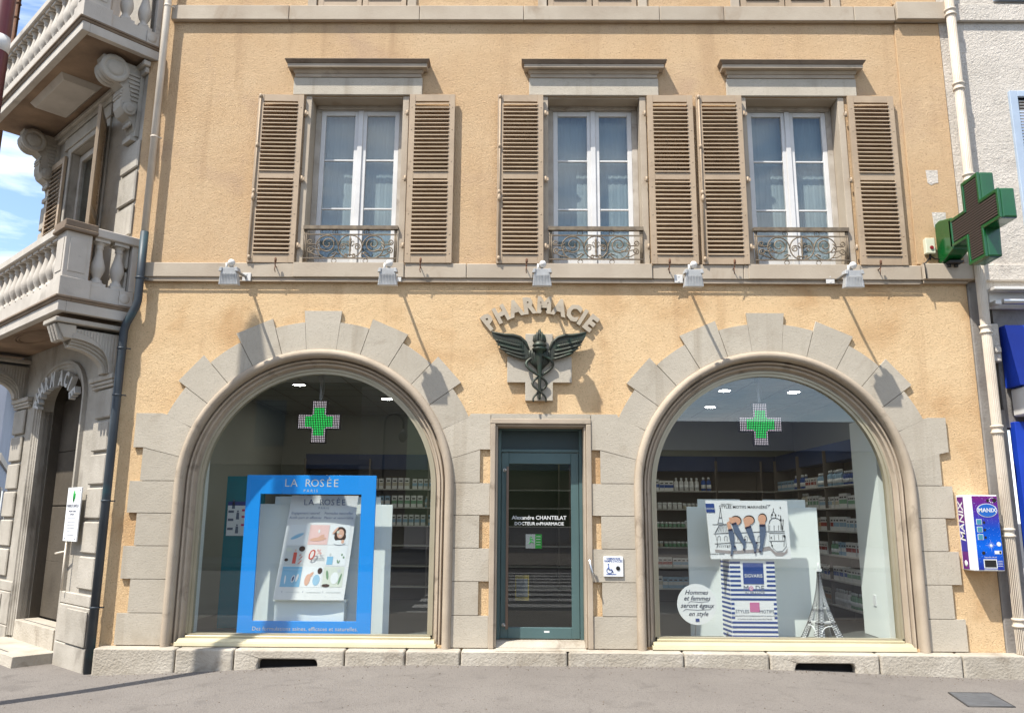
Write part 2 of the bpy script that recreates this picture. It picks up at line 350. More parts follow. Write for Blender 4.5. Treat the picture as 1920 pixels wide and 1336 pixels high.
mb = MB()
mb.box(-60, 60, -30, -20.5, -.4, -.17); struct(mb.build('opposite_pavement', M_['sidewalk'], bevel=.02))
mb = MB()
for k in range(11): mb.box(-2.2, 3.0, -6.0-k*1.25, -5.4-k*1.25, -.4, -.316)
struct(mb.build('crosswalk_paint', M_['zebra']))
mb = MB(); 
xc, yc = 4.27, -1.33
mb.add([(4.13, -1.06, 0), (4.56, -1.0, 0), (4.42, -1.62, 0), (3.98, -1.68, 0)], [(0, 3, 2, 1)])
mb.v = [(x, y, gz(x, y)+.006) for x, y, z in mb.v]
mb.k = 1
for (x0, y0, x1, y1) in ((4.13, -1.06, 4.56, -1.0), (4.56, -1.0, 4.42, -1.62), (4.42, -1.62, 3.98, -1.68), (3.98, -1.68, 4.13, -1.06)):
    mb.tube([(x0, y0, gz(x0, y0)+.001), (x1, y1, gz(x1, y1)+.001)], .009, 6)
tag(mb.build('manhole_cover', [M_['manhole'], M_['dkgrey']]), 'small square grey metal cover set in the pavement at the lower right', 'manhole cover')

# ================================================================ PHARMACY BUILDING
B = thing('pharmacy_building', 'ochre corner building with stone arches, louvred shutters and stone balconies', 'building')
A1, A2, SP = -2.31, 2.91, 1.88          # arch centres, springing height
RO, RI = 2.04, 1.92
def arch_pts(cx, r, z0, n=40, sp=SP):
    return [(cx+r, z0)]+[(cx+r*cos(pi*i/n), sp+r*sin(pi*i/n)) for i in range(n+1)]+[(cx-r, z0)]
WINX = (-2.03, .93, 3.40)
def rect(x0, x1, z0, z1): return [(x0, z0), (x1, z0), (x1, z1), (x0, z1)]
def wall_z(z0, z1, holes, name, m):
    mb = MB(); mb.prism(rect(-4.70, 5.33, z0, z1), 0, .32, holes); return mb.build(name, m, B)
wall_z(-.35, 4.36, [arch_pts(A1, 1.515, .17), arch_pts(A2, 1.515, .17), rect(-.26, .79, .15, 2.60)], 'wall', M_['stucco'])
upper_holes = [rect(x-.58, x+.58, 4.50, 6.712) for x in WINX]+[rect(x-.58, x+.58, 7.96, 9.6) for x in WINX]
mb = MB(); mb.prism(rect(-4.70, 5.33, 4.362, 10.6), 0, .32, upper_holes); mb.build('wall', M_['stucco_up'], B, label='paler ochre upper wall')
# shallow vertical break in the render right of the third window
mb = MB(); mb.box(4.765, 5.328, -.022, -.001, 4.54, 7.74); mb.box(4.765, 5.328, -.022, -.001, 8.01, 10.6); mb.build('wall_strip', M_['stucco_up'], B, bevel=.006)

# --- ashlar surround of both arches
G = .0034
def ring(cx, a0, a1, ro, flat_top, sg=1):
    """block between angles from the vertical (degrees), sg=+1 right / -1 left"""
    ri = 1.565; out = []
    da_o, da_i = math.degrees(G/ro), math.degrees(G/ri)
    n = 6
    if flat_top: out += [(ro, a0+da_o), (ro, a1-da_o)]
    else: out += [(ro, a0+da_o+(a1-a0-2*da_o)*i/n) for i in range(n+1)]
    out += [(ri, a1-da_i-(a1-a0-2*da_i)*i/n) for i in range(n+1)]
    return [(cx+sg*r*sin(rad(a)), SP+r*cos(rad(a))) for r, a in out]
def ccw(p):
    a = sum(p[i][0]*p[(i+1) % len(p)][1]-p[(i+1) % len(p)][0]*p[i][1] for i in range(len(p)))
    return p if a > 0 else p[::-1]
ZL = [2.705, 2.305, 1.93, 1.57, 1.21, .85, .49, .15]
def arc(cx, r, a0, a1, sg, n=6): return [(cx+sg*r*sin(rad(a0+(a1-a0)*i/n)), SP+r*cos(rad(a0+(a1-a0)*i/n))) for i in range(n+1)]
blocks = MB(); plate = MB()
def blk(p, y=-.034): blocks.prism(ccw(p), y-random.uniform(0, .003), -.008)
for cx in (A1, A2):
    blk([(cx-.222, SP+2.05), (cx-.170, SP+1.553), (cx+.170, SP+1.553), (cx+.222, SP+2.05)])
    for sg in (1, -1):
        for a0, a1, ro, ft in ((6.2, 16.8, RI, 0), (16.8, 29.9, RO, 1), (29.9, 42.3, RI, 0), (42.3, 54, RO, 1), (54, 65.6, RI, 0)):
            blk(ring(cx, a0, a1, ro, ft, sg))
        inner = (cx == A1) == (sg == 1)          # side next to the door
        if inner:
            wide = -.312 if sg == 1 else .845; nar = -.427 if sg == 1 else .945; top = -.31 if sg == 1 else .842
        else:
            wide = cx+sg*2.10 if cx == A1 else cx+2.0; nar = cx+sg*1.985 if cx == A1 else cx+1.89
        for i in range(7):
            z1, z0 = ZL[i]-G, ZL[i+1]+G; w = (wide, nar)[i % 2]
            if inner and i == 0: w = nar; 
            if i == 0:
                p = arc(cx, 1.565, 65.75, 78.3, sg)
                pj = (cx+sg*RI*sin(rad(65.75)), SP+RI*cos(rad(65.75))+.02)
                jo = cx+sg*1.985
                p = p + [((jo if not inner else w), z0)] + ([(w, z0)] if not inner else []) + [(w, z1), (pj[0]+sg*.05, z1), pj]
                if inner:
                    hx = -.312 if sg == 1 else .845
                    p = arc(cx, 1.565, 65.75, 78.3, sg)+[(w, z0), (hx, z0), (hx, 2.718), (pj[0]+sg*.02, 2.718), pj]
                blk(p)
            elif i == 1:
                p = arc(cx, 1.565, 78.45, 88, sg)+[(cx+sg*1.565, z0), (w, z0), (w, z1)]
                blk(p)
            else:
                blk(rect(*sorted((cx+sg*1.565, w)), z0, z1))
blk(rect(-.306, .838, 2.664, 2.718))
# mortar plate behind the joints, a little smaller than the blocks
for cx in (A1, A2):
    for sg in (1, -1):
        o = arc(cx, 1.905, 0, 65.6, sg, 18); i_ = arc(cx, 1.57, 65.6, 0, sg, 18)
        plate.prism(ccw(o+i_), -.018, -.002)
        inner = (cx == A1) == (sg == 1)
        e = (-.44 if sg == 1 else .958) if inner else cx+sg*1.87
        plate.prism(ccw([(cx+sg*1.57*sin(rad(65.6)), SP+1.57*cos(rad(65.6))), (cx+sg*1.905*sin(rad(65.6)), SP+1.905*cos(rad(65.6))), (e, 2.66), (e, .16), (cx+sg*1.57, .16)]+arc(cx, 1.57, 90, 66, sg, 8)), -.018, -.002)
plate.box(-.36, .88, -.018, -.002, 2.668, 2.705)
for i in (2, 4, 6): 
    for a, b in ((-.44, -.33), (.86, .96)): plate.box(a, b, -.018, -.002, ZL[i+1]+.02, ZL[i]-.02)
SRR = blocks.build('stone_surround', M_['ashlar'], B, bevel=.005)
plate.build('mortar_joints', M_['mortar'], SRR)

# --- arch mouldings, shop windows
def arch_path(cx, z0, r=0.0, n=48, sp=SP, jamb=7):
    p = [(cx-1, z0+(sp-z0)*i/jamb, -1, 0) for i in range(jamb)]
    p = [(cx+0*0+q[0]-cx-(-1)+0, q[1], -1, 0) for q in p] if False else [(cx, z0+(sp-z0)*i/jamb, -1, 0) for i in range(jamb)]
    p += [(cx, sp, -cos(pi*i/n), sin(pi*i/n)) for i in range(n+1)]
    p += [(cx, sp-(sp-z0)*(i+1)/jamb, 1, 0) for i in range(jamb)]
    return p
bead = [(1.538+.047*cos(rad(a)), -.045-.050*sin(rad(a))) for a in range(-10, 200, 21)]
mould = [(1.592, .0), (1.592, -.036)]+bead+[(1.490, -.02), (1.488, .045), (1.471, .05), (1.470, .012), (1.461, .004), (1.449, .010), (1.447, .052), (1.428, .058), (1.427, .038), (1.410, .042), (1.398, .095), (1.376, .10), (1.376, .17)]
frp = [(1.376, .168), (1.374, .085), (1.352, .085), (1.352, .10), (1.316, .10), (1.316, .17)]
def shop_window(cx):
    f = MB(); f.sweep(arch_path(cx, .145), mould, smooth=False)
    mo = f.build('arch_moulding', M_['moulding'], B)
    for p in mo.data.polygons: p.use_smooth = True
    e = mo.modifiers.new('es', 'EDGE_SPLIT'); e.split_angle = rad(38)
    mb = MB(); mb.sweep(arch_path(cx, .235), frp); mb.box(cx-1.376, cx+1.376, .085, .17, .235, .262)
    fr = mb.build('window_frame', M_['frame_al'], B)
    mb = MB(); mb.prism(arch_pts(cx, 1.33, .25, 44), .135, .141); mb.build('pane', M_['shopglass'], fr)
    mb = MB(); mb.frus((cx-1.43, cx+1.43, -.075, .12), (cx-1.43, cx+1.43, -.065, .12), .150, .190)
    mb.frus((cx-1.415, cx+1.415, -.055, .12), (cx-1.41, cx+1.41, -.005, .12), .1905, .222); mb.box(cx-1.36, cx+1.36, .05, .13, .2225, .246)
    mb.build('window_sill', M_['beige_al'], fr, bevel=.004)
shop_window(A1); shop_window(A2)

# --- string courses
def course(name, x0, x1, y, z0, z1, joints, m):
    mb = MB(); e = [x0]+joints+[x1]
    for a, b in zip(e, e[1:]):
        mb.box(a+.002, b-.002, y-random.uniform(0, .004), -.002, z0, z1)
    return mb.build(name, m, B, bevel=.008)
course('string_course', -4.52, 4.79, -.06, 4.335, 4.515, [-2.66, -1.36, -.62, .28, 1.6, 2.68, 4.02], M_['stone'])
course('string_course', 4.792, 5.395, -.105, 4.335, 4.53, [], M_['stone'])
mb = MB(); mb.box(-4.5, 4.79, -.042, -.002, 4.295, 4.333); mb.box(4.80, 5.33, -.06, -.002, 4.30, 4.333)
mb.tube([(-4.55, -.05, 4.288), (4.76, -.05, 4.288)], .009, 6); mb.build('lower_moulding', M_['moulding'], B, bevel=.006)
course('string_course', -4.46, 4.77, -.065, 7.75, 7.955, [-2.95, -1.28, .05, 1.78, 2.6, 4.25], M_['stone'])
course('string_course', 4.775, 5.45, -.10, 7.755, 8.0, [], M_['stone'])
# --- plinth
mb = MB(); e = [-4.55, -3.66, -3.03, -1.84, -1.19, -.6, .55, 1.79, 2.70, 3.87, 4.75, 5.43]
vents = {(-3.03, -1.84): (-2.77, -2.13), (2.70, 3.87): (2.97, 3.61)}
for a, b in zip(e, e[1:]):
    a2, b2, d = a+.006, b-.006, -.20-random.uniform(0, .012)
    o = [(a2, -.4), (b2, -.4), (b2, .143), (a2, .143)]
    if (a, b) in vents:
        v0, v1 = vents[(a, b)]
        o = [(a2, -.4), (v0, -.4), (v0, .0), (v0+.012, .032), (v0+.04, .045), (v1-.04, .045), (v1-.012, .032), (v1, 0), (v1, -.4), (b2, -.4), (b2, .143), (a2, .143)]
        mb.prism(o, d, -.002)
    else: mb.prism(o, d, -.002)
PL = mb.build('plinth', M_['plinth'], B, bevel=.022, seg=3)
for v0, v1 in vents.values():
    mb = MB(); mb.box(v0-.05, v1+.05, -.10, -.06, -.39, .08); mb.build('vent_opening', M_['black'], PL)

# --- upper windows
def win_parts():
    o = {}
    mb = MB()
    for s in (-1, 1): mb.box(*sorted((s*.572, s*.648)), -.014, -.001, 4.517, 6.715)
    for s in (-1, 1): mb.box(*sorted((s*.572, s*.5805)), -.0005, .235, 4.50, 6.70)      # reveals
    mb.box(-.572, .572, -.001, .235, 6.700, 6.7115); mb.frus((-.572, .572, -.06, .235), (-.572, .572, -.06, .235), 4.501, 4.52)
    mb.box(-.66, .66, -.075, -.03, 4.34, 4.518)
    o['surround'] = (mb.mesh('surround', M_['stone']), .003)
    mb = MB(); mb.box(-.81, .81, -.04, -.001, 6.722, 6.956); o['lintel'] = (mb.mesh('lintel', M_['ashlar']), .006)
    mb = MB()
    mb.box(-.815, .815, -.05, -.001, 7.058, 7.105)
    mb.frus((-.825, .825, -.058, -.001), (-.845, .845, -.08, -.001), 7.1055, 7.150)
    mb.box(-.895, .895, -.128, -.001, 7.151, 7.200)
    mb.k = 1; mb.frus((-.898, .898, -.132, -.001), (-.926, .926, -.158, -.001), 7.2005, 7.238); mb.box(-.928, .928, -.161, -.001, 7.2385, 7.252)  # weathered top member, its shade also painted in with the darker stone
    o['hood'] = (mb.mesh('hood', [M_['moulding'], M_['darkstone']]), .004)
    mb = MB()
    for a, b, c, d in ((-.571, -.50, 4.52, 6.70), (.50, .571, 4.52, 6.70), (-.50, .50, 6.64, 6.70), (-.50, .50, 4.52, 4.58)): mb.box(a, b, .215, .275, c, d)
    mb.box(-.545, .545, .19, .2145, 6.655, 6.70)
    o['frame'] = (mb.mesh('frame', M_['woodwhite']), .004)
    mb = MB()
    for x0, x1 in ((-.499, -.012), (.028, .499)):
        for a, b, c, d in ((x0, x0+.058, 4.585, 6.635), (x1-.058, x1, 4.585, 6.635), (x0+.058, x1-.058, 6.575, 6.635), (x0+.058, x1-.058, 4.585, 4.665)): mb.box(a, b, .222, .27, c, d)
        for z in (5.955, 5.305): mb.box(x0+.058, x1-.058, .232, .26, z, z+.022)
    mb.box(-.025, .038, .203, .2215, 4.585, 6.635)
    o['sash'] = (mb.mesh('sash', M_['pvc']), .004)
    mb = MB(); 
    for x0, x1 in ((-.445, -.066), (.082, .445)): mb.box(x0, x1, .244, .248, 4.66, 6.58)
    o['pane'] = (mb.mesh('pane', M_['glass']), 0)
    mb = MB(); nn = 90; mb.smooth = True
    for x0, x1 in ((-.50, -.02), (.02, .50)):
        q = len(mb.v); P = []
        for i in range(nn+1):
            t = i/nn; x = x0+(x1-x0)*t; P.append((x, .34+.0016*sin(t*34)+.001*sin(t*71+1)))
        mb.add([(x, y, z) for x, y in P for z in (4.55, 6.68)], [(2*i, 2*i+2, 2*i+3, 2*i+1) for i in range(nn)])
    o['curtain'] = (mb.mesh('curtain', M_['curtain']), 0)
    mb = MB(); mb.box(-.7, .7, .8, .82, 4.4, 6.8); mb.box(-.7, -.68, .325, .8, 4.4, 6.8); mb.box(.68, .7, .325, .8, 4.4, 6.8); mb.box(-.68, .68, .325, .8, 4.38, 4.4); mb.box(-.68, .68, .325, .8, 6.8, 6.82)
    o['room'] = (mb.mesh('room', M_['intwall']), 0)
    return o
WP = win_parts()
def place(mesh, name, parent, x, bevel=0, label=None, z=0, y=0):
    ob = bpy.data.objects.new(name, mesh); C.objects.link(ob); ob.parent = parent; ob.location = (x, y, z)
    if bevel: bev(ob, bevel)
    if label: ob['label'] = label
    return ob
# shutter leaf, local: x 0..w, front at y=-.045, z 0..2.19
def shutter_meshes(w, h=2.19, mid=1.12, closed=False):
    mb = MB(); y0, y1 = -.038, 0
    st = .072
    mb.box(0, st, y0, y1, 0, h); mb.box(w-st, w, y0, y1, 0, h)
    for a, b in ((0, .105), (mid-.045, mid+.04), (h-.09, h)): mb.box(st, w-st, y0+.003, y1, a, b)
    for z in (.12, .36, .62, .98, 1.3, 1.72, 2.02):
        for x in (.03, w-.03): mb.lathe([(.008, -.004), (.009, 0)], (x, y0, z), 6, 'y')
    fr = mb.mesh('shutter', M_['shutter'])
    sb = MB()
    for a, b, nn in ((.105, mid-.045, 18), (mid+.04, h-.09, 18)):
        p = (b-a)/nn
        for i in range(nn):
            z = a+p*(i+.5)
            sb.add([(st-.004, -.048, z-.019), (w-st+.004, -.048, z-.019), (w-st+.004, -.048, z-.0115), (st-.004, -.048, z-.0115),
                    (st-.004, -.008, z+.0125), (w-st+.004, -.008, z+.0125), (w-st+.004, -.008, z+.020), (st-.004, -.008, z+.020)],
                   [(0, 1, 2, 3), (7, 6, 5, 4), (3, 2, 6, 7), (0, 4, 5, 1), (0, 3, 7, 4), (1, 5, 6, 2)])
    return fr, sb.mesh('slats', M_['shutter'])
SHM = shutter_meshes(.565)
def rod_mesh():
    mb = MB(); mb.tube([(0, -.05, .05), (0, -.05, 2.17)], .009, 8)
    for z in (.06, .9, 1.5, 2.16): mb.lathe([(.004, -.03), (.017, -.022), (.02, 0), (.017, .022), (.004, .03)], (0, -.05, z), 10)
    mb.lathe([(.004, -.05), (.02, -.03), (.024, 0), (.012, .04), (.004, .05)], (0, -.064, .82), 10)
    return mb.mesh('rod', M_['shutter'])
RODM = rod_mesh()
def catch_mesh():
    mb = MB(); mb.tube([(0, .03, -.06), (0, -.09, -.055), (.004, -.10, -.01)], .007, 6); mb.lathe([(.003, -.03), (.014, -.02), (.014, .02), (.003, .035)], (.004, -.10, .01), 8)
    mb.tube([(0, -.09, -.055), (-.004, -.085, -.10), (.002, -.07, -.13)], .005, 6)
    return mb.mesh('catch', M_['rust'])
CAT = catch_mesh()
def hinge_mesh(s):
    mb = MB(); z = 0
    mb.lathe([(.013, -.035), (.013, .035)], (0, -.02, z), 8); mb.box(*sorted((0, s*.035)), -.028, -.018, z-.02, z+.02)
    return mb.mesh('hinges', M_['shutter'])
HG = {1: hinge_mesh(1), -1: hinge_mesh(-1)}
def leaf(x0, z0, rz=0, left=True, pz=None):
    ob = place(SHM[0], 'shutter', B, x0, .003, z=z0, y=-.042)
    ob.rotation_euler = (0, 0, rz)
    place(SHM[1], 'slats', ob, 0)
    for hz in (.22, 1.08, 1.95): place(HG[-1 if not left else 1], 'hinge', ob, (.565+.028) if left else -.028, z=hz)
    if left: place(RODM, 'espagnolette_rod', ob, .03)
    place(CAT, 'shutter_catch', ob, .36 if left else .2)
    return ob
for (xl, xr, al, ar) in ((-3.255, -1.365, 1.6, -.4), (-.268, 1.585, .3, .0), (2.192, 4.072, -.2, .7)):
    leaf(xl, 4.515, rad(al), True); leaf(xr, 4.515, rad(ar), False)

# railings
def spiral(cx, cz, r0, r1, a0, turns, n=26, y=0):
    return [(cx+(r0+(r1-r0)*i/n)*cos(a0+turns*2*pi*i/n), y, cz+(r0+(r1-r0)*i/n)*sin(a0+turns*2*pi*i/n)) for i in range(n+1)]
def railing_mesh():
    mb = MB(); y = -.03; t = .008
    mb.box(-.572, .572, y-.028, y+.028, 4.945, 4.99)
    for z in (4.883, 4.585): mb.box(-.565, .565, y-.008, y+.008, z-.007, z+.007)
    for x in (-.555, -.535, .535, .555): mb.tube([(x, y, 4.52), (x, y, 4.95)], .009, 6)
    cz = 4.733; R = .143
    mb.tube([(R*cos(a*pi/16), y, cz+R*sin(a*pi/16)) for a in range(32)], t, 6, closed=True)
    for s in (-1, 1):
        def X(P): return [(s*x, yy, z) for x, yy, z in P]
        # big C scroll beside the circle
        mb.tube(X(spiral(.285, cz+.005, .138, .125, pi*1.02, -.55, 18, y)+spiral(.275, cz+.03, .105, .018, pi*.02*0-.1, -1.6, 30, y)), t, 6)
        mb.tube(X(spiral(.27, cz-.02, .125, .13, pi*1.15, .42, 14, y)), t, 6)
        mb.tube(X([(.36, y, cz-.12), (.42, y, cz-.11), (.47, y, cz-.08)]+spiral(.475, cz-.045, .04, .01, -.9, 1.3, 16, y)), t*.9, 6)
        mb.tube(X([(.30, y, cz-.04), (.36, y, cz-.05), (.42, y, cz-.035), (.455, y, cz-.03)]), t*.9, 6)
        mb.tube(X([(.37, y, cz+.06), (.41, y, cz+.02), (.45, y, cz+.025)]+spiral(.485, cz+.055, .035, .01, -1.2, 1.2, 16, y)), t*.9, 6)
        mb.tube(X([(.02, y, cz-.0), (.04, y, cz+.03)]+spiral(.085, cz-.005, .042, .012, 2.3, -1.5, 20, y)), t*.9, 6)
        mb.tube(X([(.01, y, cz-.11), (.03, y, cz-.10)]+spiral(.045, cz-.115, .022, .008, 1.5, -1.2, 10, y)), t*.8, 6)
        mb.tube(X([(.01, y, cz+.045), (.03, y, cz+.07), (.045, y, cz+.05)]), t*.8, 5)
        mb.tube(X([(.14, y, cz-.10), (.18, y, cz-.075), (.22, y, cz-.10)]), t*.9, 6)
        for q in (-1, 1):
            mb.tube(X([(.19+q*.012*0, y, 4.945), (.19, y, 4.89)]+[]), .003, 5)
            mb.tube(X([(.19+q*.03*cos(a), y, 4.915+.027*sin(a)) for a in [rad(k) for k in range(-80, 90, 20)]]), .0045, 5)
            mb.tube(X([(.19+q*.03*cos(a), y, 4.552+.022*sin(a)) for a in [rad(k) for k in range(-80, 90, 20)]]), .0045, 5)
    mb.lathe([(.002, -.13), (.012, -.11), (.008, -.08), (.014, -.05), (.010, -.02), (.016, .02), (.02, .045), (.012, .07), (.016, .085), (.010, .10), (.002, .14)], (0, y-.004, cz), 10)
    return mb.mesh('railing', M_['iron'])
RL = railing_mesh()
for x in WINX:
    w = place(WP['surround'][0], 'window', B, x, .003)
    place(WP['lintel'][0], 'lintel', w, 0, .006)
    place(WP['hood'][0], 'window_hood', B, x, .004, z=-.10).scale = (.976, 1, 1)
    place(WP['frame'][0], 'window_frame', w, 0, .004); place(WP['sash'][0], 'sash', w, 0, .004)
    place(WP['pane'][0], 'pane', w, 0); place(WP['curtain'][0], 'curtain', w, 0); place(WP['room'][0], 'window_recess', w, 0)
    place(RL, 'window_railing', B, x)
# closed shutters of the floor above
SH2 = shutter_meshes(.56, 1.6, .82)
mbx = MB()
for s in (-1, 1): mbx.box(*sorted((s*.585, s*.70)), -.03, -.001, 7.957, 9.6)
JM = mbx.mesh('jambs', M_['stone'])
for x in WINX:
    w = place(JM, 'upper_window', B, x, .006)
    for dx in (-.568, .006):
        l = place(SH2[0], 'closed_shutter', w, dx, .003, z=7.965, y=.02); place(SH2[1], 'slats', w, dx, z=7.965, y=.02)
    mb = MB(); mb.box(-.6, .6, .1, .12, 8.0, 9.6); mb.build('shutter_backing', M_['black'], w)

# --- door
mb = MB(); 
for x0, x1, z0, z1 in ((-.31, -.252, .145, 2.60), (.784, .842, .145, 2.60), (-.31, .842, 2.602, 2.662)):
    mb.box(x0, x1, -.052, .06, z0, z1)
for x0, x1, z0, z1 in ((-.2515, -.228, .15, 2.575), (.760, .7835, .15, 2.575), (-.2515, .7835, 2.577, 2.6005)):
    mb.box(x0, x1, -.02, .255, z0, z1)
DF = mb.build('door_surround', M_['moulding'], B, bevel=.008, seg=2)
mb = MB(); mb.frus((-.228, .76, -.19, .34), (-.228, .76, -.19, .34), .144, .150); mb.frus((-.228, .76, -.0, .34), (-.228, .76, .09, .34), .151, .203); mb.build('door_threshold', M_['plinth'], B, bevel=.006)
mb = MB()
for a, b, c, d in ((-.2275, -.19, .205, 2.576), (.72, .7595, .205, 2.576), (-.19, .72, 2.30, 2.335), (-.19, .72, 2.555, 2.576)): mb.box(a, b, .225, .30, c, d)
DR = mb.build('door', M_['teal'], B, bevel=.004, label='teal metal door frame with solid transom')
mb = MB(); mb.box(-.189, .719, .25, .28, 2.336, 2.554); mb.build('transom_panel', M_['tealshade'], DR)
mb = MB()
for a, b, c, d in ((-.185, -.10, .215, 2.292), (.625, .715, .215, 2.292), (-.10, .625, 2.165, 2.292), (-.10, .625, .215, .335)): mb.box(a, b, .232, .285, c, d)
lf = mb.build('door_leaf', M_['teal'], DR, bevel=.004)
mb = MB(); mb.box(-.105, .63, .255, .261, .33, 2.17); mb.build('door_glass', M_['doorglass'], DR)
mb = MB(); mb.box(-.128, -.098, .165, .185, .32, 2.13); mb.k = 1
for z in (.36, 2.09): mb.tube([(-.15, .232, z), (-.15, .175, z), (-.113, .175, z)], .011, 8); mb.lathe([(.02, -.006), (.022, 0)], (-.15, .232, z), 10, 'y')
mb.build('pull_handle', [M_['brownmetal'], M_['steel']], DR, bevel=.002)
mb = MB(); mb.tube([(.80, -.12, 1.10), (.825, -.115, .97), (.845, -.13, .87)], .013, 10); mb.tube([(.815, -.115, 1.03), (.815, -.05, 1.03)], .008, 8); mb.tube([(.835, -.12, .92), (.835, -.05, .92)], .008, 8)
mb.build('grab_bar', M_['steel'], B)
mb = MB()
mb.text('Alexandre CHANTELAT', .255, 1.545, .2535, .062, .001, offset=.0008)
mb.text('DOCTEUR    PHARMACIE', .255, 1.478, .2535, .051, .001, offset=.0008); mb.text('EN', .243, 1.475, .2535, .036, .001, offset=.0006)
mb.box(.31, .37, .231, .2325, .28, .30)
mb.build('door_lettering', M_['white'], DR)
mb = MB(); mb.box(.10, .21, .262, .2625, 1.20, 1.36); mb.k = 1; mb.box(.21, .285, .262, .2625, 1.20, 1.36)
mb.k = 1; mb.tube([(.14, .2615, 1.25), (.16, .2615, 1.28), (.15, .2615, 1.31)], .005, 5); mb.tube([(.15, .2615, 1.31), (.185, .2615, 1.30)], .005, 5); mb.tube([(.16, .2615, 1.28), (.19, .2615, 1.265)], .005, 5); mb.lathe([(.009, 0), (.009, .001)], (.16, .261, 1.327), 8, 'y')
mb.k = 0
for z in (1.33, 1.30, 1.27, 1.24): mb.box(.222, .27, .261, .2618, z, z+.006)
mb.build('door_sticker', [M_['paper'], flat('sticker_green', 40, 190, 60)], DR)
mb = MB(); mb.box(-.02, .14, .275, .277, .62, .90); mb.k = 1; mb.box(-.005, .125, .273, .2745, .66, .86)
mb.build('door_notice', [flat('notice_yellow', 170, 150, 70), flat('notice_grey', 120, 126, 130)], DR)

# ================================================================ CHAMFERED CORNER (local frame: x' = -u, y' = inward, u runs left from the corner)
AL = rad(42); C0 = Vector((-4.70, 0, 0)); CM = Matrix.Translation(C0) @ Matrix.Rotation(-AL, 4, 'Z')
def cb(mb, name, m, parent=None, **k):
    if parent: return mb.build(name, m, parent, **k)
    return mb.build(name, m, B, M=CM, **k)
UC = -1.74
def basket(cx, hw, z0, spr, rise, n=28):
    P = [(cx+hw, z0)]
    for i in range(n+1):
        a = pi*i/n; c, s_ = cos(a), sin(a)
        P.append((cx+hw*math.copysign(abs(c)**.85, c), spr+rise*abs(s_)**.85))
    return P+[(cx-hw, z0)]
mb = MB()
DO = basket(UC, .72, .19, 2.93, .42); WO = rect(-2.46, -1.20, 3.98, 6.72)
mb.prism(rect(-3.5, 0, -.35, 3.90), 0, .15, [DO]); cb(mb, 'corner_wall', M_['portico'], label='corner wall of stone with arched doorway')
mb = MB(); mb.prism(rect(-3.5, 0, 3.901, 10.6), 0, .32, [WO, rect(-2.46, -1.20, 7.6, 10.3)]); cb(mb, 'corner_wall', M_['portico'])
# return wall of the other street
mb = MB(M=CM); mb.box(-3.499, -3.2, .321, 7, -.35, 10.6); mb.box(-3.499, -2.62, .151, .32, -.35, 3.9); mb.build('side_wall', M_['portico'], B)
mb = MB(); mb.box(-4.7, 5.33, 7.0, 7.3, -.35, 10.6); mb.box(5.03, 5.33, .321, 7, -.35, 10.6); mb.box(-8, 5.33, .33, 7, 10.3, 10.6); mb.build('rear_wall', M_['stucco_up'], B)
# vestibule
mb = MB(M=CM)
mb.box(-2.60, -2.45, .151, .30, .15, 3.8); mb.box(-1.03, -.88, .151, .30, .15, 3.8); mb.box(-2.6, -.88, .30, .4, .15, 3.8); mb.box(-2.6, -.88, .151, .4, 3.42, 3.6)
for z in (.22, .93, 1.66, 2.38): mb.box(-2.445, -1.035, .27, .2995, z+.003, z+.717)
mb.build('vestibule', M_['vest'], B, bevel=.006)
mb = MB(M=CM); mb.tube([(-1.10, .27, 1.08), (-1.10, .16, 1.08), (-1.26, .16, 1.08)], .012, 8); mb.build('door_handle', M_['steel'], B)
# steps
mb = MB(); mb.frus((-2.72, -.86, -.50, .3), (-2.70, -.88, -.47, .3), -.45, -.03); mb.k = 1; mb.box(-2.5, -1.3, -.40, -.385, -.031, -.027)
cb(mb, 'step', [M_['plinth'], M_['dkgrey']], bevel=.02)
mb = MB(); mb.box(-2.444, -1.035, -.02, .265, -.3, .205); mb.k = 1; mb.box(-2.35, -1.15, .05, .064, .2, .209)
cb(mb, 'step', [M_['plinth'], M_['dkgrey']], bevel=.012)
# door reveal trim + arch trim
def bpath(cx, hw, z0, spr, rise, n=36):
    P = basket(cx, hw, z0, spr, rise, n); out = []
    for i, p in enumerate(P):
        a, b = P[max(0, i-1)], P[min(len(P)-1, i+1)]
        if i in (1, len(P)-2): a, b = (p, P[i+1]) if i == len(P)-2 else (P[i-1], p)
        t = Vector((b[0]-a[0], b[1]-a[1])).normalized(); out.append((p[0], p[1], t.y, -t.x))
    return out
mb = MB(); mb.sweep(bpath(UC, .72, .0, 2.93, .42), [(.17, -.001), (.165, -.045), (.13, -.05), (.12, -.03), (.085, -.03), (.075, -.012), (.045, -.012), (.03, .02), (.0, .04), (.0, .145)])
cb(mb, 'doorway_moulding', M_['portico'])
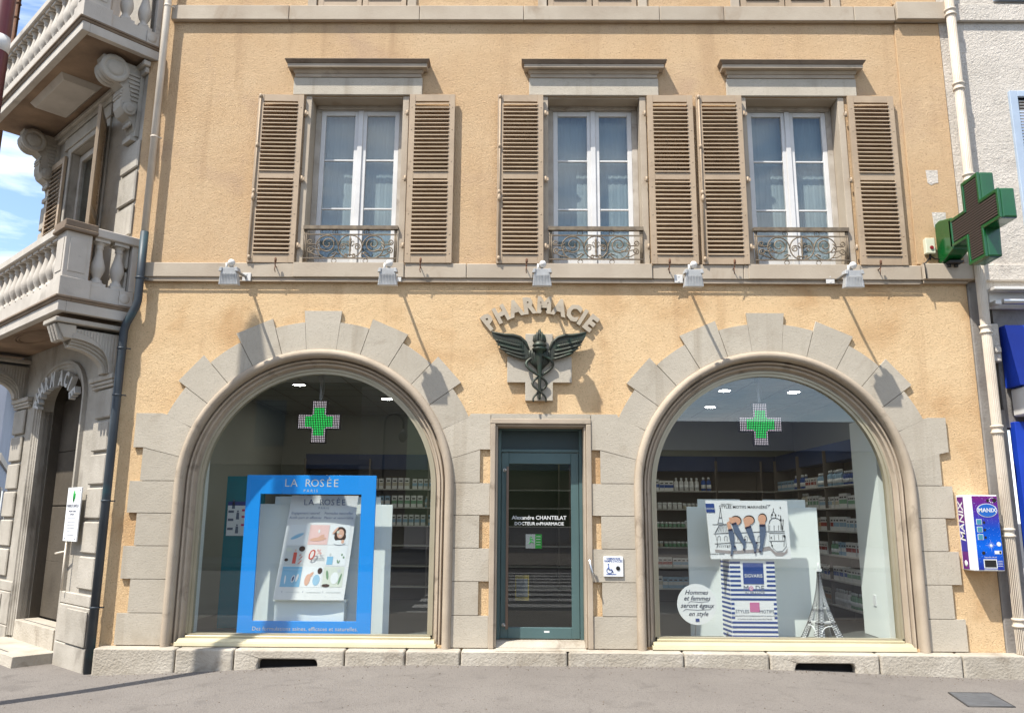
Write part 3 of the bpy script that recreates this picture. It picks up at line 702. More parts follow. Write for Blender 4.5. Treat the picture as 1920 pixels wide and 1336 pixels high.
# piers with rusticated blocks, plinths and imposts
def pier(sg):
    F_ = (lambda a, b: (min(-a, -b), max(-a, -b))) if sg > 0 else (lambda a, b: (min(-3.5+a, -3.5+b), max(-3.5+a, -3.5+b)))
    mb = MB()
    zz = [.70, 1.095, 1.485, 1.87, 2.255, 2.64, 3.02]
    for a, b in zip(zz, zz[1:]):
        x0, x1 = F_(.0, .46)
        yo = -.035-random.uniform(0, .006)
        mb.frus((x0-.0, x1+.0, yo, -.001), (x0, x1, yo, -.001), a+.018, b-.018)
    x0, x1 = F_(-.02, .88)
    o = cb(mb, 'pier_blocks', M_['portico'], bevel=.014)
    mb = MB(); mb.box(*F_(-.04, .86), -.06, -.001, -.40, .11); mb.box(*F_(-.035, .85), -.055, -.001, .115, .53); mb.box(*F_(-.02, .86), -.045, -.001, .535, .665)
    mb.box(*F_(-.035, .54), -.075, -.056, .12, .50)
    cb(mb, 'pier_base', M_['portico'], bevel=.012)
    mb = MB()
    mb.box(*F_(-.02, .62), -.045, -.001, 3.02, 3.055); mb.box(*F_(-.03, .63), -.06, -.001, 3.058, 3.10); mb.box(*F_(-.045, .645), -.08, -.001, 3.103, 3.165)
    cb(mb, 'impost', M_['portico'], bevel=.008)
pier(1); pier(-1)
# quarter-arch brackets carrying the first balcony
def bracket(u0, u1):
    n = 16; E = lambda a, ra, rz: (-(.53-ra*cos(a)), 3.165+rz*sin(a))
    mb = MB()
    for k, (d, i0, i1) in enumerate(((0, 0, 0), (.03, .03, .03), (.06, .06, .06), (.09, .09, .09))):
        P = [E(pi/2*i/n, .49-d, .34-d) for i in range(n+1)]
        P = [(.0, 3.168)]+P+[(-.53, 3.62), (0, 3.62)]
        mb.prism(P, -u1+i0*1.0, -u0-i1*1.0 if d else -u0, axis='x')
    # raised fascia band along the arch on both faces
    for s in (-u0, -u1):
        P = [E(pi/2*i/n, .49, .34) for i in range(n+1)]+[E(pi/2*i/n, .43, .40) for i in range(n, -1, -1)]
        mb.prism(P, s-.012, s+.012, axis='x')
    o = cb(mb, 'balcony_bracket', M_['portico'], bevel=.004)
    mb = MB()
    for s in (-u0, -u1):
        for i in range(13):
            w = .05+i*.035; zb = 3.165+.40*math.sqrt(max(0, 1-((.53-w)/.43)**2)) if abs(.53-w) < .43 else 3.18
            mb.box(*sorted((s-.008, s+.008)), -w-.011, -w+.011, zb+.02, 3.61)
    fl = mb.build('flutes', M_['portico'], o, bevel=.004)
    mb = MB(); mb.frus((-u1+.03, -u0+.005, -.62, -.50), (-u1+.0, -u0+.015, -.70, -.50), 3.50, 3.655)
    for q in (.04, .13, .22): mb.frus((-u1+q, -u1+q+.05, -.66, -.60), (-u1+q-.01, -u1+q+.06, -.725, -.60), 3.47, 3.65)
    mb.build('console', M_['portico'], o, bevel=.006)
    mb = MB(); mb.box(-u1-.05, -u0+.05, -.74, 0, 3.665, 3.72); mb.build('bracket_cap', M_['portico'], o, bevel=.008)
bracket(.0, .30); bracket(3.18, 3.48)

BAL = [(.075, 0), (.077, .02), (.06, .032), (.062, .05), (.042, .065), (.046, .09), (.066, .13), (.079, .18), (.078, .215), (.062, .28), (.046, .34), (.036, .40), (.036, .42), (.046, .43), (.046, .44), (.04, .455), (.052, .475), (.074, .494)]
def bal_mesh(h):
    mb = MB(); k = h/.56
    mb.lathe([(r, z*k+.028*k) for r, z in BAL], (0, 0, 0), 18)
    mb.box(-.082, .082, -.082, .082, 0, .032*k); mb.box(-.084, .084, -.084, .084, .522*k, .56*k)
    return mb.mesh('baluster', M_['balcony'])
def balcony(z, d, u1, h, hb, soff, name, label, first_u):
    """z slab underside, d projection, z levels: slab, course, balusters, rail"""
    U0 = -.10                                  # the return stands a little past the corner
    bo = thing(name, label, 'x'); del bo['category']; bo.parent = B; bo.matrix_local = CM
    def add(mb, nm, m, **k): return mb.build(nm, m, bo, **k)
    x1, x0 = -U0, -u1
    mb = MB()
    mb.box(x0, x1-.03, -d+.03, .0, z+.03, z+.12)                       # slab
    mb.frus((x0, x1-.015, -d+.015, -d+.10), (x0, x1-.015, -d+.015, -d+.10), z, z+.12)
    mb.box(x1-.10, x1-.015, -d+.10, .10, z, z+.12)
    add(mb, 'slab', M_['balcony'], bevel=.006)
    mb = MB(); mb.box(x0, x1-.10, -d+.10, -.001, z+.018, z+.03)
    if soff == 'box': mb.k = 1; mb.frus((-2.30, -1.20, -d+.26, -.20), (-2.36, -1.14, -d+.20, -.14), z-.055, z+.018); mb.k = 0
    else:
        for k in (0, .06): mb.tube([(-1.74+(.55-k)*cos(a), -.38+(.2-k*.6)*sin(a), z+.014) for a in [pi*i/16 for i in range(32)]], .014, 6, closed=True)
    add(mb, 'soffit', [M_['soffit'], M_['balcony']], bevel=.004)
    mb = MB(); mb.frus((x0, x1-.01, -d+.005, -d+.14), (x0, x1, -d-.012, -d+.14), z+.121, z+.15); mb.frus((x1-.14, x1-.01, -d+.14, .10), (x1-.14, x1, -d+.14, .10), z+.121, z+.15)
    mb.box(x0, x1+.012, -d-.025, -d+.14, z+.151, z+.178); mb.box(x1-.14, x1+.012, -d+.14, .10, z+.151, z+.178)
    add(mb, 'edge_moulding', M_['darkstone'], bevel=.005)
    zc = z+.179
    mb = MB(); mb.box(x0, x1-.30, -d+.02, -d+.22, zc, zc+.19); mb.box(x1-.22, x1-.03, -d+.33, .10, zc, zc+.19)
    add(mb, 'base_course', M_['balcony'], bevel=.006)
    zb = zc+.19; zr = zb+h
    mb = MB(); mb.box(x1-.33, x1, -d, -d+.33, zc, zb+.03); mb.box(x1-.30, x1-.02, -d+.02, -d+.30, zb+.03, zr)
    for (a, b, c, e) in ((x1-.255, x1-.065, -d+.012, -d+.0195), (x1-.0195, x1-.012, -d+.065, -d+.255)): mb.box(a, b, c, e, zb+.10, zr-.07)
    add(mb, 'corner_post', M_['balcony'], bevel=.008)
    mb = MB(); mb.box(x0, x1-.34, -d, -d+.24, zr+.001, zr+.105); mb.box(x1-.24, x1-.0, -d+.34, .10, zr+.001, zr+.105)
    add(mb, 'handrail', M_['balcony'], bevel=.01)
    mb = MB(); mb.box(x1-.345, x1+.03, -d-.03, -d+.345, zr+.001, zr+.045); mb.box(x1-.34, x1+.015, -d-.015, -d+.34, zr+.046, zr+.125); add(mb, 'post_cap', M_['darkstone'], bevel=.008)
    bm_ = bal_mesh(h)
    k = 0; u = first_u
    while -u > x0+.1:
        place(bm_, 'baluster', bo, -u, z=zb, y=-d+.12); u += hb
        if abs(u-2.0) < 0: break
    for w in (.34, .12): place(bm_, 'baluster', bo, x1-.12, z=zb, y=-w)
    mb = MB(); mb.box(x1-.2, x1-.03, .0, .09, zb, zr); add(mb, 'half_post', M_['balcony'], bevel=.006)
    mb = MB(); mb.box(x1-.03, x1-.015, -.10, .05, zc+.01, zc+.18); mb.lathe([(.02, 0), (.06, .001), (.07, .012), (.05, .02), (.03, .025)], (x1-.03, -.04, zc+.09), 12, 'x'); add(mb, 'volute', M_['balcony'])
    return bo
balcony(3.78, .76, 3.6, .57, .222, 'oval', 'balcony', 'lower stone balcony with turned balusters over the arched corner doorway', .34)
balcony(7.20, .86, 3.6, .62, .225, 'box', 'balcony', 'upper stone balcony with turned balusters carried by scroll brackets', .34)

# scroll consoles under the upper balcony
def scroll(u0, u1):
    mb = MB(); x0, x1 = -u1, -u0
    P = [(0, 7.14), (-.50, 7.14)]
    P += [(-.36-.16*cos(a), 7.0+.13*sin(a)) for a in [rad(k) for k in (40, 10, -20, -50, -80)]]
    P += [(-.30, 6.84), (-.24, 6.80), (-.235, 6.72), (-.25, 6.62), (-.24, 6.54), (-.19, 6.46), (-.12, 6.42), (-.08, 6.36), (-.05, 6.28), (0, 6.22)]
    mb.prism(P[::-1], x0+.03, x1-.03, axis='x')
    for k in range(3):
        a = x0+.01+k*.085
        mb.lathe([(.05, a), (.155, a+.002), (.165, a+.02), (.165, a+.06), (.155, a+.078), (.05, a+.08)], (0, -.35, 7.0), 22, 'x')
    mb.lathe([(.05, x0-.002), (.075, x0+.001), (.08, x1-.001), (.05, x1+.002)], (0, -.14, 6.53), 18, 'x')
    mb.lathe([(.17, x1-.01), (.172, x1+.012), (.13, x1+.022), (.115, x1+.008), (.10, x1+.008), (.085, x1+.024), (.05, x1+.03), (.01, x1+.032)], (0, -.36, 6.99), 26, 'x')
    for k in range(9):
        a = rad(-35-k*12); mb.lathe([(.004, x0+.02), (.017, x0+.025), (.017, x1-.03), (.004, x1-.025)], (0, -.07-.235*cos(a+rad(60))*.75, 6.62+.20*sin(a+rad(90))), 8, 'x')
    mb.lathe([(.02, x1), (.05, x1+.004), (.045, x1+.012), (.02, x1+.016)], (0, -.14, 6.53), 14, 'x')
    for i in range(7): mb.box(x0+.05, x1-.02+.01, -.26+i*.02-.05, -.03, 6.93-i*.052, 6.96-i*.052) if False else mb.box(x1-.032, x1-.014, -.20+i*.012, -.02, 6.99-i*.055, 7.02-i*.055)
    mb.box(x0, x1, -.045, -.001, 6.20, 7.14)
    for i in range(5): mb.lathe([(.005, -.02), (.03, -.012), (.034, .0), (.03, .012), (.005, .02)], (x0+.06+i*.04, -.10, 6.36-.01*(i % 2)), 8, 'y')
    mb.box(x0+.02, x1-.02, -.09, -.001, 6.14, 6.20)
    return cb(mb, 'scroll_bracket', M_['soffit'] if False else M_['portico'], bevel=.004)
scroll(.12, .40); scroll(3.05, 3.33)
mb = MB(); mb.box(-3.5, .02, -.05, -.001, 7.02, 7.10); mb.box(-3.5, .05, -.09, -.001, 7.101, 7.17); cb(mb, 'cornice', M_['portico'], bevel=.01)
# quoins of the upper storey
mb = MB()
zz = [3.98, 4.42, 4.86, 5.30, 5.74, 6.15]
for a, b in zip(zz, zz[1:]):
    mb.box(-.50, .004, -.035, -.001, a+.02, b-.02)
cb(mb, 'quoins', M_['portico'], bevel=.014); mb = MB()
for a, b in zip(zz, zz[1:]): mb.box(-3.504, -3.12, -.035, -.001, a+.02, b-.02)
cb(mb, 'quoins', M_['portico'], bevel=.014)
mb = MB(); 
for x0, x1, z0, z1 in ((-2.60, -2.462, 3.98, 6.80), (-1.198, -1.06, 3.98, 6.80), (-2.461, -1.199, 6.722, 6.80)): mb.box(x0, x1, -.03, -.001, z0, z1)
mb.box(-2.7, -1.0, -.05, -.001, 6.802, 6.98)
CWn = cb(mb, 'corner_window', M_['portico'], bevel=.006)
mb = MB()
for a, b, c, d in ((-2.459, -2.38, 4.0, 6.70), (-1.28, -1.2015, 4.0, 6.70), (-2.38, -1.28, 6.60, 6.70), (-1.90, -1.76, 4.0, 6.6)): mb.box(a, b, .10, .16, c, d)
mb.build('window_frame', M_['woodwhite'], CWn, bevel=.004)
mb = MB(); mb.box(-2.38, -1.28, .13, .134, 4.0, 6.6); mb.build('pane', M_['glass'], CWn)
mb = MB(); mb.box(-2.44, -1.22, .30, .31, 4.0, 6.7); mb.build('curtain', M_['dkgrey'], CWn)
SH3 = shutter_meshes(.62, 2.66, 1.3)
for u_, ang in ((-3.16, 0), (None, 0)):
    ob = bpy.data.objects.new('shutter', SH3[0]); C.objects.link(ob); ob.parent = B
    if u_ is not None: ob.matrix_local = CM @ Matrix.Translation((u_, -.042, 4.02))
    else: ob.matrix_local = CM @ Matrix.Translation((-1.12, -.03, 4.02)) @ Matrix.Rotation(rad(-27), 4, 'Z')
    bev(ob, .003); place(SH3[1], 'slats', ob, 0)
# upper corner window behind balusters of the second floor
mb = MB()
for a, b in ((-2.46, -1.84), (-1.82, -1.20)): mb.box(a, b, .08, .12, 7.6, 10.3)
cb(mb, 'closed_shutter', M_['shutter'], bevel=.006)

# lettering over the doorway (its own sign)
sg = thing('arched_lettering', 'weathered grey cut-out letters curved along the arch of the shaded corner doorway', 'sign letters', tuple(CM @ Vector((UC, 0, 3.0))), -AL)
txt = 'PHARMACIE'; 
def bpt(a):
    c_, s_ = cos(a), sin(a)
    return (.70*math.copysign(abs(c_)**.85, c_), -.07+.40*abs(s_)**.85)
angs = [172, 151, 133, 116, 97, 77, 58, 40, 15]
for ch, a in zip(txt, angs):
    a = rad(a); p = bpt(a); q = bpt(a-.05); t = math.atan2(q[1]-p[1], q[0]-p[0])
    nx_, nz_ = -sin(t), cos(t)
    mb = MB(); mb.text(ch, p[0]-nx_*.055, p[1]-nz_*.055, -.10, .27, .07, offset=.010, rot=-t, xs=.72)
    mb.build('letter', M_['letter_sh'], sg)

# white notice board on a pole by the pier
nb = thing('notice_board', 'narrow white pharmacy notice board with green figure fixed to the corner pier', 'notice board', tuple(CM @ Vector((-.62, -.07, 1.0))), -AL)
mb = MB(); mb.box(-.22, .20, -.03, -.015, .24, .86); mb.build('board', M_['paper'], nb, bevel=.002)
mb = MB(); GR = flat('sign_green', 30, 150, 60)
mb.tube([(0, -.032, .82), (0, -.032, .70)], .012, 6); mb.box(-.035, .035, -.034, -.0305, .73, .79); mb.prism([(-.02, .72), (0, .68), (.02, .72)], -.034, -.0305)
mb.build('emblem', GR, nb)
mb = MB(); mb.text('PHARMACIE CHANTELAT', -.01, .645, -.032, .052, .001, xs=.62); mb.box(-.12, .10, -.0325, -.0305, .615, .617)
mb.text('Alexandre Chantelat', -.01, .585, -.032, .035, .001, xs=.75); mb.text('pharmacien', -.01, .55, -.032, .035, .001, xs=.75)
for z in (.50, .46, .42): mb.text('0 3 8 4', -.01, z, -.032, .03, .001) if z < .5 and False else None
for z in (.50, .455, .42, .39, .35, .31): mb.box(-.13, .11, -.0322, -.0305, z, z+.004)
for x in (-.16, .16):
    for z in (.27, .83): mb.lathe([(.008, -.035), (.008, -.03)], (x, 0, z), 8, 'y')
mb.build('writing', flat('ink_grey', 96, 96, 110), nb)
mb = MB(); mb.tube([(-.12, -.02, .22), (-.12, -.02, -.32)], .012, 8); mb.tube([(-.12, -.02, .12), (-.26, -.05, .10), (-.34, -.05, .09)], .012, 8); mb.build('support_bar', M_['pipe_w'], nb)

# ================================================================ PIPES
def pipe(name, pts, r, m, label, collars=(), cr=1.3, bands=()):
    base = Vector(pts[-1]); t = thing(name, label, 'drainpipe', base)
    mb = MB(); mb.tube([Vector(p)-base for p in pts], r, 16); mb.build('pipe_run', m, t)
    for z, x, y in collars:
        mb = MB(); mb.lathe([(r, -.05), (r*cr, -.045), (r*cr, -.028), (r*1.1, -.02), (r*1.1, .018), (r*cr, .026), (r*cr, .045), (r, .05)], (x-base.x, y-base.y, z-base.z), 16); mb.build('collar', m, t)
    for z, x, y in bands:
        mb = MB(); mb.lathe([(r, -.012), (r*1.12, -.01), (r*1.12, .01), (r, .012)], (x-base.x, y-base.y, z-base.z), 16); mb.tube([(x-base.x+r, y-base.y, z-base.z), (x-base.x+r*1.9, y-base.y+.03, z-base.z)], .008, 6); mb.build('bracket', m, t)
    return t
pipe('drainpipe', [(-4.49, -.115, 10.6), (-4.49, -.115, 7.98), (-4.49, -.115, 4.86)], .042, M_['pipe_w'], 'slim cream upper drainpipe beside the balconies at the left edge of the ochre facade', bands=[(6.1, -4.49, -.115), (7.9, -4.49, -.115)])
lp = pipe('drainpipe', [(-4.49, -.115, 4.875), (-4.49, -.115, 4.30), (-4.49, -.115, 4.02), (-4.505, -.115, 3.95), (-4.60, -.10, 3.76), (-4.625, -.10, 3.66), (-4.625, -.10, 2.5), (-4.625, -.10, -.14)], .047, M_['pipe_b'], 'dark blue-grey lower drainpipe bending under the balcony beside the stone pier', bands=[(4.30, -4.49, -.115), (3.45, -4.625, -.10), (2.9, -4.625, -.10), (1.7, -4.625, -.10), (.55, -4.625, -.10)])
fl = pipe('drainpipe', [(5.43, -.13, 10.5), (5.43, -.13, 3), (5.43, -.13, .13)], .052, M_['pipe_w'], 'fluted cream cast-iron drainpipe with ring collars between the ochre and white buildings',
     collars=[(z, 5.43, -.13) for z in (7.82, 6.80, 5.60, 3.72, 2.56, 1.42, .47)], cr=1.32)
mb = MB()
for k in range(10):
    a = rad(180+k*20); mb.tube([(.052*cos(a), .052*sin(a), .02), (.052*cos(a), .052*sin(a), 10.3)], .005, 5)
mb.build('flutes', M_['pipe_w'], fl)

# ================================================================ NEIGHBOURING BUILDING (right)
NB = thing('neighbouring_building', 'white rough-rendered building with blue shopfront right of the drainpipe', 'building', (8, 0, 0))
def nb_(mb, name, m, **k):
    mb.v = [(x-8, y, z) for x, y, z in mb.v]; return mb.build(name, m, NB, **k)
mb = MB(); mb.prism(rect(5.50, 14, 4.12, 10.6), -.01, .3, [rect(6.20, 7.2, 4.9, 6.72)]); mb.box(5.335, 5.50, -.012, .3, 4.55, 10.6); nb_(mb, 'wall', M_['nwall'])
mb = MB(); mb.box(5.336, 5.498, -.02, .3, -.3, 4.32); mb.box(5.499, 5.62, -.015, .3, -.3, 2.8); nb_(mb, 'corner_strip', M_['concrete'], bevel=.01)
mb = MB(); mb.box(5.62, 14, .02, .3, 2.6, 4.11); nb_(mb, 'shop_wall', M_['concrete'])
mb = MB(); mb.box(5.5, 14, -.06, -.011, 4.335, 4.54); mb.box(5.5, 14, -.06, -.011, 7.76, 8.0); nb_(mb, 'string_course', M_['nwall'], bevel=.01)
mb = MB()
for a, b, c, d in ((6.10, 6.20, 4.72, 6.80), (6.20, 7.3, 6.72, 6.80)): mb.box(a, b, -.05, .05, c, d)
wn = nb_(mb, 'window_frame', M_['shblue'], bevel=.006)
mb = MB(); mb.box(6.06, 7.3, -.09, -.011, 8.06, 9.5); nb_(mb, 'upper_shutter', M_['shblue'], bevel=.006)
mb = MB()
for i in range(45): mb.frus((6.20, 7.3, -.03, -.02), (6.20, 7.3, -.012, -.002), 4.9+i*.04, 4.93+i*.04)
nb_(mb, 'louvres', M_['galv'])
mb = MB(); mb.box(5.57, 9, -.16, -.03, 4.20, 4.235); mb.box(5.57, 9, -.03, .02, 4.0, 4.235); mb.k = 1; mb.tube([(5.66, -.13, 4.06), (9, -.13, 4.06)], .035, 12); mb.k = 0; mb.box(5.56, 5.63, -.16, .0, 4.02, 4.07)
mb.k = 2; mb.box(5.6, 9, -.02, .015, 4.02, 4.2)
nb_(mb, 'awning_cassette', [M_['lampwhite'], M_['steel'], M_['dkgrey']], bevel=.004)
mb = MB(); mb.prism([(.0, 3.78), (-.12, 3.78), (-.28, 3.05), (0, 3.05)][::-1], 5.66, 9, axis='x'); nb_(mb, 'blue_fascia', M_['awnblue'], bevel=.005)
mb = MB(); mb.box(5.70, 9, -.34, -.02, 2.72, 3.04); nb_(mb, 'light_box', M_['lampwhite'], bevel=.015)
mb = MB(); mb.box(5.50, 5.60, -.10, .0, 3.35, 3.80); mb.box(5.51, 5.59, -.13, .0, 3.45, 3.52); nb_(mb, 'old_bracket', M_['nwall'], bevel=.01)
mb = MB(); mb.box(5.68, 5.86, -.06, .05, .15, 2.66); mb.box(5.86, 9, -.04, .05, 2.50, 2.66); mb.box(5.86, 9, -.04, .05, .15, .5); nb_(mb, 'shopfront', M_['awnblue'], bevel=.005)
mb = MB(); mb.box(5.86, 9, .06, .07, .5, 2.5); nb_(mb, 'shop_glass', M_['oppglass'])
mb = MB(); mb.box(5.44, 14, -.15, 0, -.4, .14); nb_(mb, 'base', M_['concrete'], bevel=.015)

# loose patches where old signs hung
for (a, b, c, d) in ((4.975, 5.115, 5.55, 5.745), (5.0, 5.16, 4.98, 5.20)):
    mb = MB(); mb.prism([(a, d), (a+.01, c+.03), (a+.05, c), (a+.10, c+.025), (b, c+.03), (b+.005, d)][::-1], -.026, -.0225); mb.build('bare_patch', M_['nwall'], B)

# ================================================================ FLOODLIGHTS
lamp_lab = ['leftmost floodlight, below the left shutter of the first window', 'floodlight below the right end of the first window railing', 'floodlight above the curved lettering, below the second window', 'floodlight between the second and third windows', 'rightmost floodlight, below the right shutter of the third window']
LX = (-3.27, -1.475, .265, 1.97, 3.765)
def lamp_proto():
    t = thing('floodlight', 'white', 'floodlight', (LX[0], -.06, 4.355), 0, 'floodlights along the string course')
    mb = MB(); mb.box(.03-.05, .03+.05, -.012, 0, -.07, .03)
    for z in (-.05, .01): mb.lathe([(.008, -.018), (.008, -.01)], (.03, 0, z), 6, 'y')
    mb.build('wall_plate', M_['lampwhite'], t, bevel=.002)
    mb = MB(); mb.tube([(.02, -.01, -.02), (0, -.24, -.035), (0, -.46, -.03)], .017, 8); mb.build('arm', M_['galv'], t)
    mb = MB(); mb.M = Matrix.Translation((0, -.47, -.155)) @ Matrix.Rotation(rad(6), 4, 'X')
    mb.frus((-.108, .108, -.05, .05), (-.082, .082, -.04, .04), -.10, .095)
    mb.frus((-.11, -.075, -.055, .055), (-.098, -.07, -.05, .05), .05, .098); mb.frus((.075, .11, -.055, .055), (.07, .098, -.05, .05), .05, .098)
    for i in range(11): mb.box(-.085+i*.017-.003, -.085+i*.017+.003, -.053, -.045, -.095, .03)
    mb.build('lamp_housing', M_['lampmetal'], t, bevel=.006)
    mb = MB(); mb.lathe([(.002, -.042), (.024, -.036), (.038, -.017), (.042, 0), (.038, .017), (.024, .036), (.002, .042)], (.01, -.47, .005), 14); mb.tube([(-.04, -.47, .005), (-.045, -.47, -.07)], .015, 6); mb.build('sensor_ball', M_['lampwhite'], t)
    return t
L0 = lamp_proto(); L0['label'] = lamp_lab[0]
for i in range(1, 5):
    c = dup(L0, None, (LX[i], -.06, 4.355)); c['label'] = lamp_lab[i]
    if i in (3, 4): 
        for ch in c.children:
            if ch.name.startswith('wall_plate'): ch.location.x = -.10
    
# ================================================================ EMBLEM + LETTERS
EM = thing('pharmacy_emblem', 'stone cross with dark winged torch and two entwined snakes above the door', 'emblem', (.25, -.001, 2.87))
def em(mb, name, m, **k):
    mb.v = [(x-.25, y+.001, z-2.87) for x, y, z in mb.v]; return mb.build(name, m, EM, **k)
mb = MB(); mb.prism([(.085, 2.87), (.405, 2.87), (.405, 3.085), (.625, 3.085), (.625, 3.39), (.405, 3.39), (.405, 3.66), (.085, 3.66), (.085, 3.39), (-.125, 3.39), (-.125, 3.085), (.085, 3.085)], -.055, -.001)
em(mb, 'stone_cross', M_['ashlar'], bevel=.004)
def wing(s):
    mb = MB(); cx = .245
    top = [(.11, 3.44), (.16, 3.55), (.22, 3.605), (.30, 3.63), (.40, 3.635), (.50, 3.655), (.555, 3.675)]
    bot = [(.545, 3.63), (.50, 3.55), (.455, 3.50), (.44, 3.465), (.39, 3.43), (.35, 3.40), (.28, 3.375), (.20, 3.355), (.155, 3.345), (.12, 3.37)]
    P = [(cx+s*a, b) for a, b in top+bot]
    mb.prism(ccw(P), -.10, -.07)
    def row(pts, y, w):
        mb.tube([(cx+s*a, y, b) for a, b in pts], w, 8)
    row(top, -.096, [.012, .02, .022, .022, .02, .016, .008])
    for k, (dz, x0, x1) in enumerate(((-.06, .19, .52), (-.115, .17, .50), (-.165, .16, .46), (-.21, .16, .40))):
        pts = [(x0+(x1-x0)*i/10, 3.59+dz+.05*(i/10)**1.5-.03*(1-i/10)) for i in range(11)]
        row(pts, -.10, [.004]+[.017]*8+[.010, .004])
    for k in range(11):
        x = .19+k*.028; mb.tube([(cx+s*x, -.112, 3.585+.004*k-.02), (cx+s*(x+.006), -.111, 3.50+.004*k), (cx+s*(x+.01), -.108, 3.43+.005*k)], .0045, 5)
    return mb
for s in (-1, 1): em(wing(s), 'wing', M_['bronze'], bevel=.004)
mb = MB(); mb.lathe([(.010, 2.875), (.016, 2.90), (.018, 3.05), (.030, 3.28), (.045, 3.40), (.05, 3.44), (.085, 3.455), (.09, 3.47), (.06, 3.49), (.082, 3.50), (.085, 3.512), (.06, 3.545), (.05, 3.555)], (.25, -.105, 0), 18)
for k in range(9):
    x = (k-4)*.026; mb.tube([(.25+x*1.05, -.10, 3.455), (.25+x*1.1, -.115+abs(x)*.25, 3.40), (.25+x*.95, -.11+abs(x)*.25, 3.30+abs(x)*.2), (.25+x*.4, -.09, 3.18+abs(x)*.6)], [.018, .022, .018, .004], 7)
em(mb, 'torch', M_['bronze'])
mb = MB()
for k in range(11):
    a = k*2.39; r = .05*math.sqrt((k+.5)/11); x, y = .25+r*cos(a), -.105+r*sin(a)*.7
    h = .14-.05*(r/.05)+random.uniform(-.01, .02)
    mb.tube([(x, y, 3.53), (x+(x-.25)*.5, y, 3.57), (x+(x-.25)*.35+.006*sin(k*2), y, 3.60+h*.3), (x-(x-.25)*.2+.008*sin(k*3), y, 3.57+h)], [.016, .02, .014, .002], 7)
em(mb, 'flame', M_['bronze'])
def snake(s):
    pts = []; rs = []
    for i in range(61):
        t = i/60; z = 3.40-t*.55
        amp = .155*(1-t)**.9 if t < .48 else (.085 if t < .80 else .085)
        if t < .46: x = .155*sin(pi*(t/.46)**.85); x = max(x, 0) if True else x
        elif t < .78: x = -.082*sin(pi*(t-.46)/.32)
        else: x = .075*sin(pi*.62*(t-.78)/.22)
        pts.append((.25+s*x, -.105-.02*s*cos(t*9), z)); rs.append(.015*(1-.55*t)+.004)
    mb = MB(); mb.tube(pts, rs, 8); return mb
for s in (-1, 1): em(snake(s), 'snake', M_['bronze'])
LT = thing('wall_lettering', 'arc of large grey stone letters above the winged emblem', 'sign letters', (.25, -.001, 3.06))
for ch, a in zip('PHARMACIE', (-38.8, -28.2, -17.4, -7.6, 3.4, 14.6, 25.0, 32.3, 39.2)):
    a = rad(a); r = .945; mb = MB(); mb.text(ch, r*sin(a), r*cos(a), -.04, .262, .034, offset=.0145, rot=a, xs=.84)
    mb.box(r*sin(a)-.006, r*sin(a)+.006, -.008, .0, r*cos(a)-.006, r*cos(a)+.006)
    mb.build('letter', M_['letter'], LT, bevel=0)

# ================================================================ SMALL WALL OBJECTS
SG = thing('access_bell_sign', 'white square sign with blue wheelchair symbol and black bell button right of the door', 'sign', (1.07, -.036, .915))
mb = MB(); mb.box(-.108, .108, -.022, 0, 0, .215); mb.build('plate', M_['paper'], SG, bevel=.003)
mb = MB(); BL = flat('sign_blue', 24, 62, 130)
mb.text('DEMANDE', 0, .193, -.0235, .032, .001, offset=.0006); mb.text("RAMPE D'ACCES", 0, .166, -.0235, .032, .001, offset=.0006, xs=.85)
mb.tube([(-.045+.03*cos(a), -.023, .065+.03*sin(a)) for a in [rad(k) for k in range(110, 400, 20)]], .004, 5)
mb.tube([(-.055, -.023, .115), (-.05, -.023, .075), (-.02, -.023, .075), (-.005, -.023, .045)], .006, 6); mb.lathe([(.009, -.024), (.009, -.022)], (-.056, 0, .13), 8, 'y'); mb.box(-.08, .03, -.0235, -.022, .02, .028)
mb.build('symbol', BL, SG)
mb = MB(); mb.lathe([(.012, -.032), (.02, -.03), (.024, -.022)], (.05, 0, .09), 14, 'y'); mb.build('bell_button', M_['black'], SG)
SW = thing('switch_box', 'small cream switch box with red button beside the green cross bracket', 'switch', (4.91, -.022, 4.66))
mb = MB(); mb.box(-.055, .055, -.07, 0, 0, .19); mb.build('case', flat('cream_plastic', 205, 205, 180), SW, bevel=.006)
mb = MB(); mb.lathe([(.02, -.082), (.024, -.07)], (.01, 0, .07), 14, 'y'); mb.build('button', flat('button_red', 130, 20, 30), SW)
mb = MB(); mb.tube([(0, -.03, 0), (-.01, -.03, -.05), (-.05, -.03, -.10), (-.10, -.06, -.13)], .008, 6); mb.tube([(-.10, -.045, -.12), (-.115, -.11, -.14), (-.11, -.115, -.33)], .007, 6); mb.tube([(0, -.03, -.02), (.06, -.03, -.06), (.12, -.03, -.06)], .008, 6); mb.tube([(.012, -.03, 0), (.0, -.03, -.07)], .01, 6); mb.build('cable', M_['cable'], SW)

# green cross sign, standing out from the wall
GC = thing('green_cross_sign', 'large green pharmacy cross standing out from the wall on a bracket', 'sign', (5.12, -.0, 4.6))
def crosspoly(cx, cz, L, a):
    return [(cx+x, cz+z) for x, z in ((-a, -L), (a, -L), (a, -a), (L, -a), (L, a), (a, a), (a, L), (-a, L), (-a, a), (-L, a), (-L, -a), (-a, -a))]
mb = MB(); y0, z0 = -.80, .215
P = crosspoly(y0, z0, .485, .165)
mb.prism(P, -.07, .085, axis='x', holes=[])
co = mb.build('housing', M_['gcross'], GC, bevel=.02, seg=3)
mb = MB(); mb.prism(crosspoly(y0, z0, .442, .125), -.082, -.071, axis='x'); mb.k = 1
for i in range(30):
    z = z0-.43+i*.0293
    w = .425 if abs(z-z0) < .115 else .115
    mb.box(-.094, -.083, y0-w, y0+w, z, z+.012)
mb.build('led_face', [M_['ledoff'], M_['ledslat']], GC)
mb = MB(); fr_ = crosspoly(y0, z0, .485, .165); 
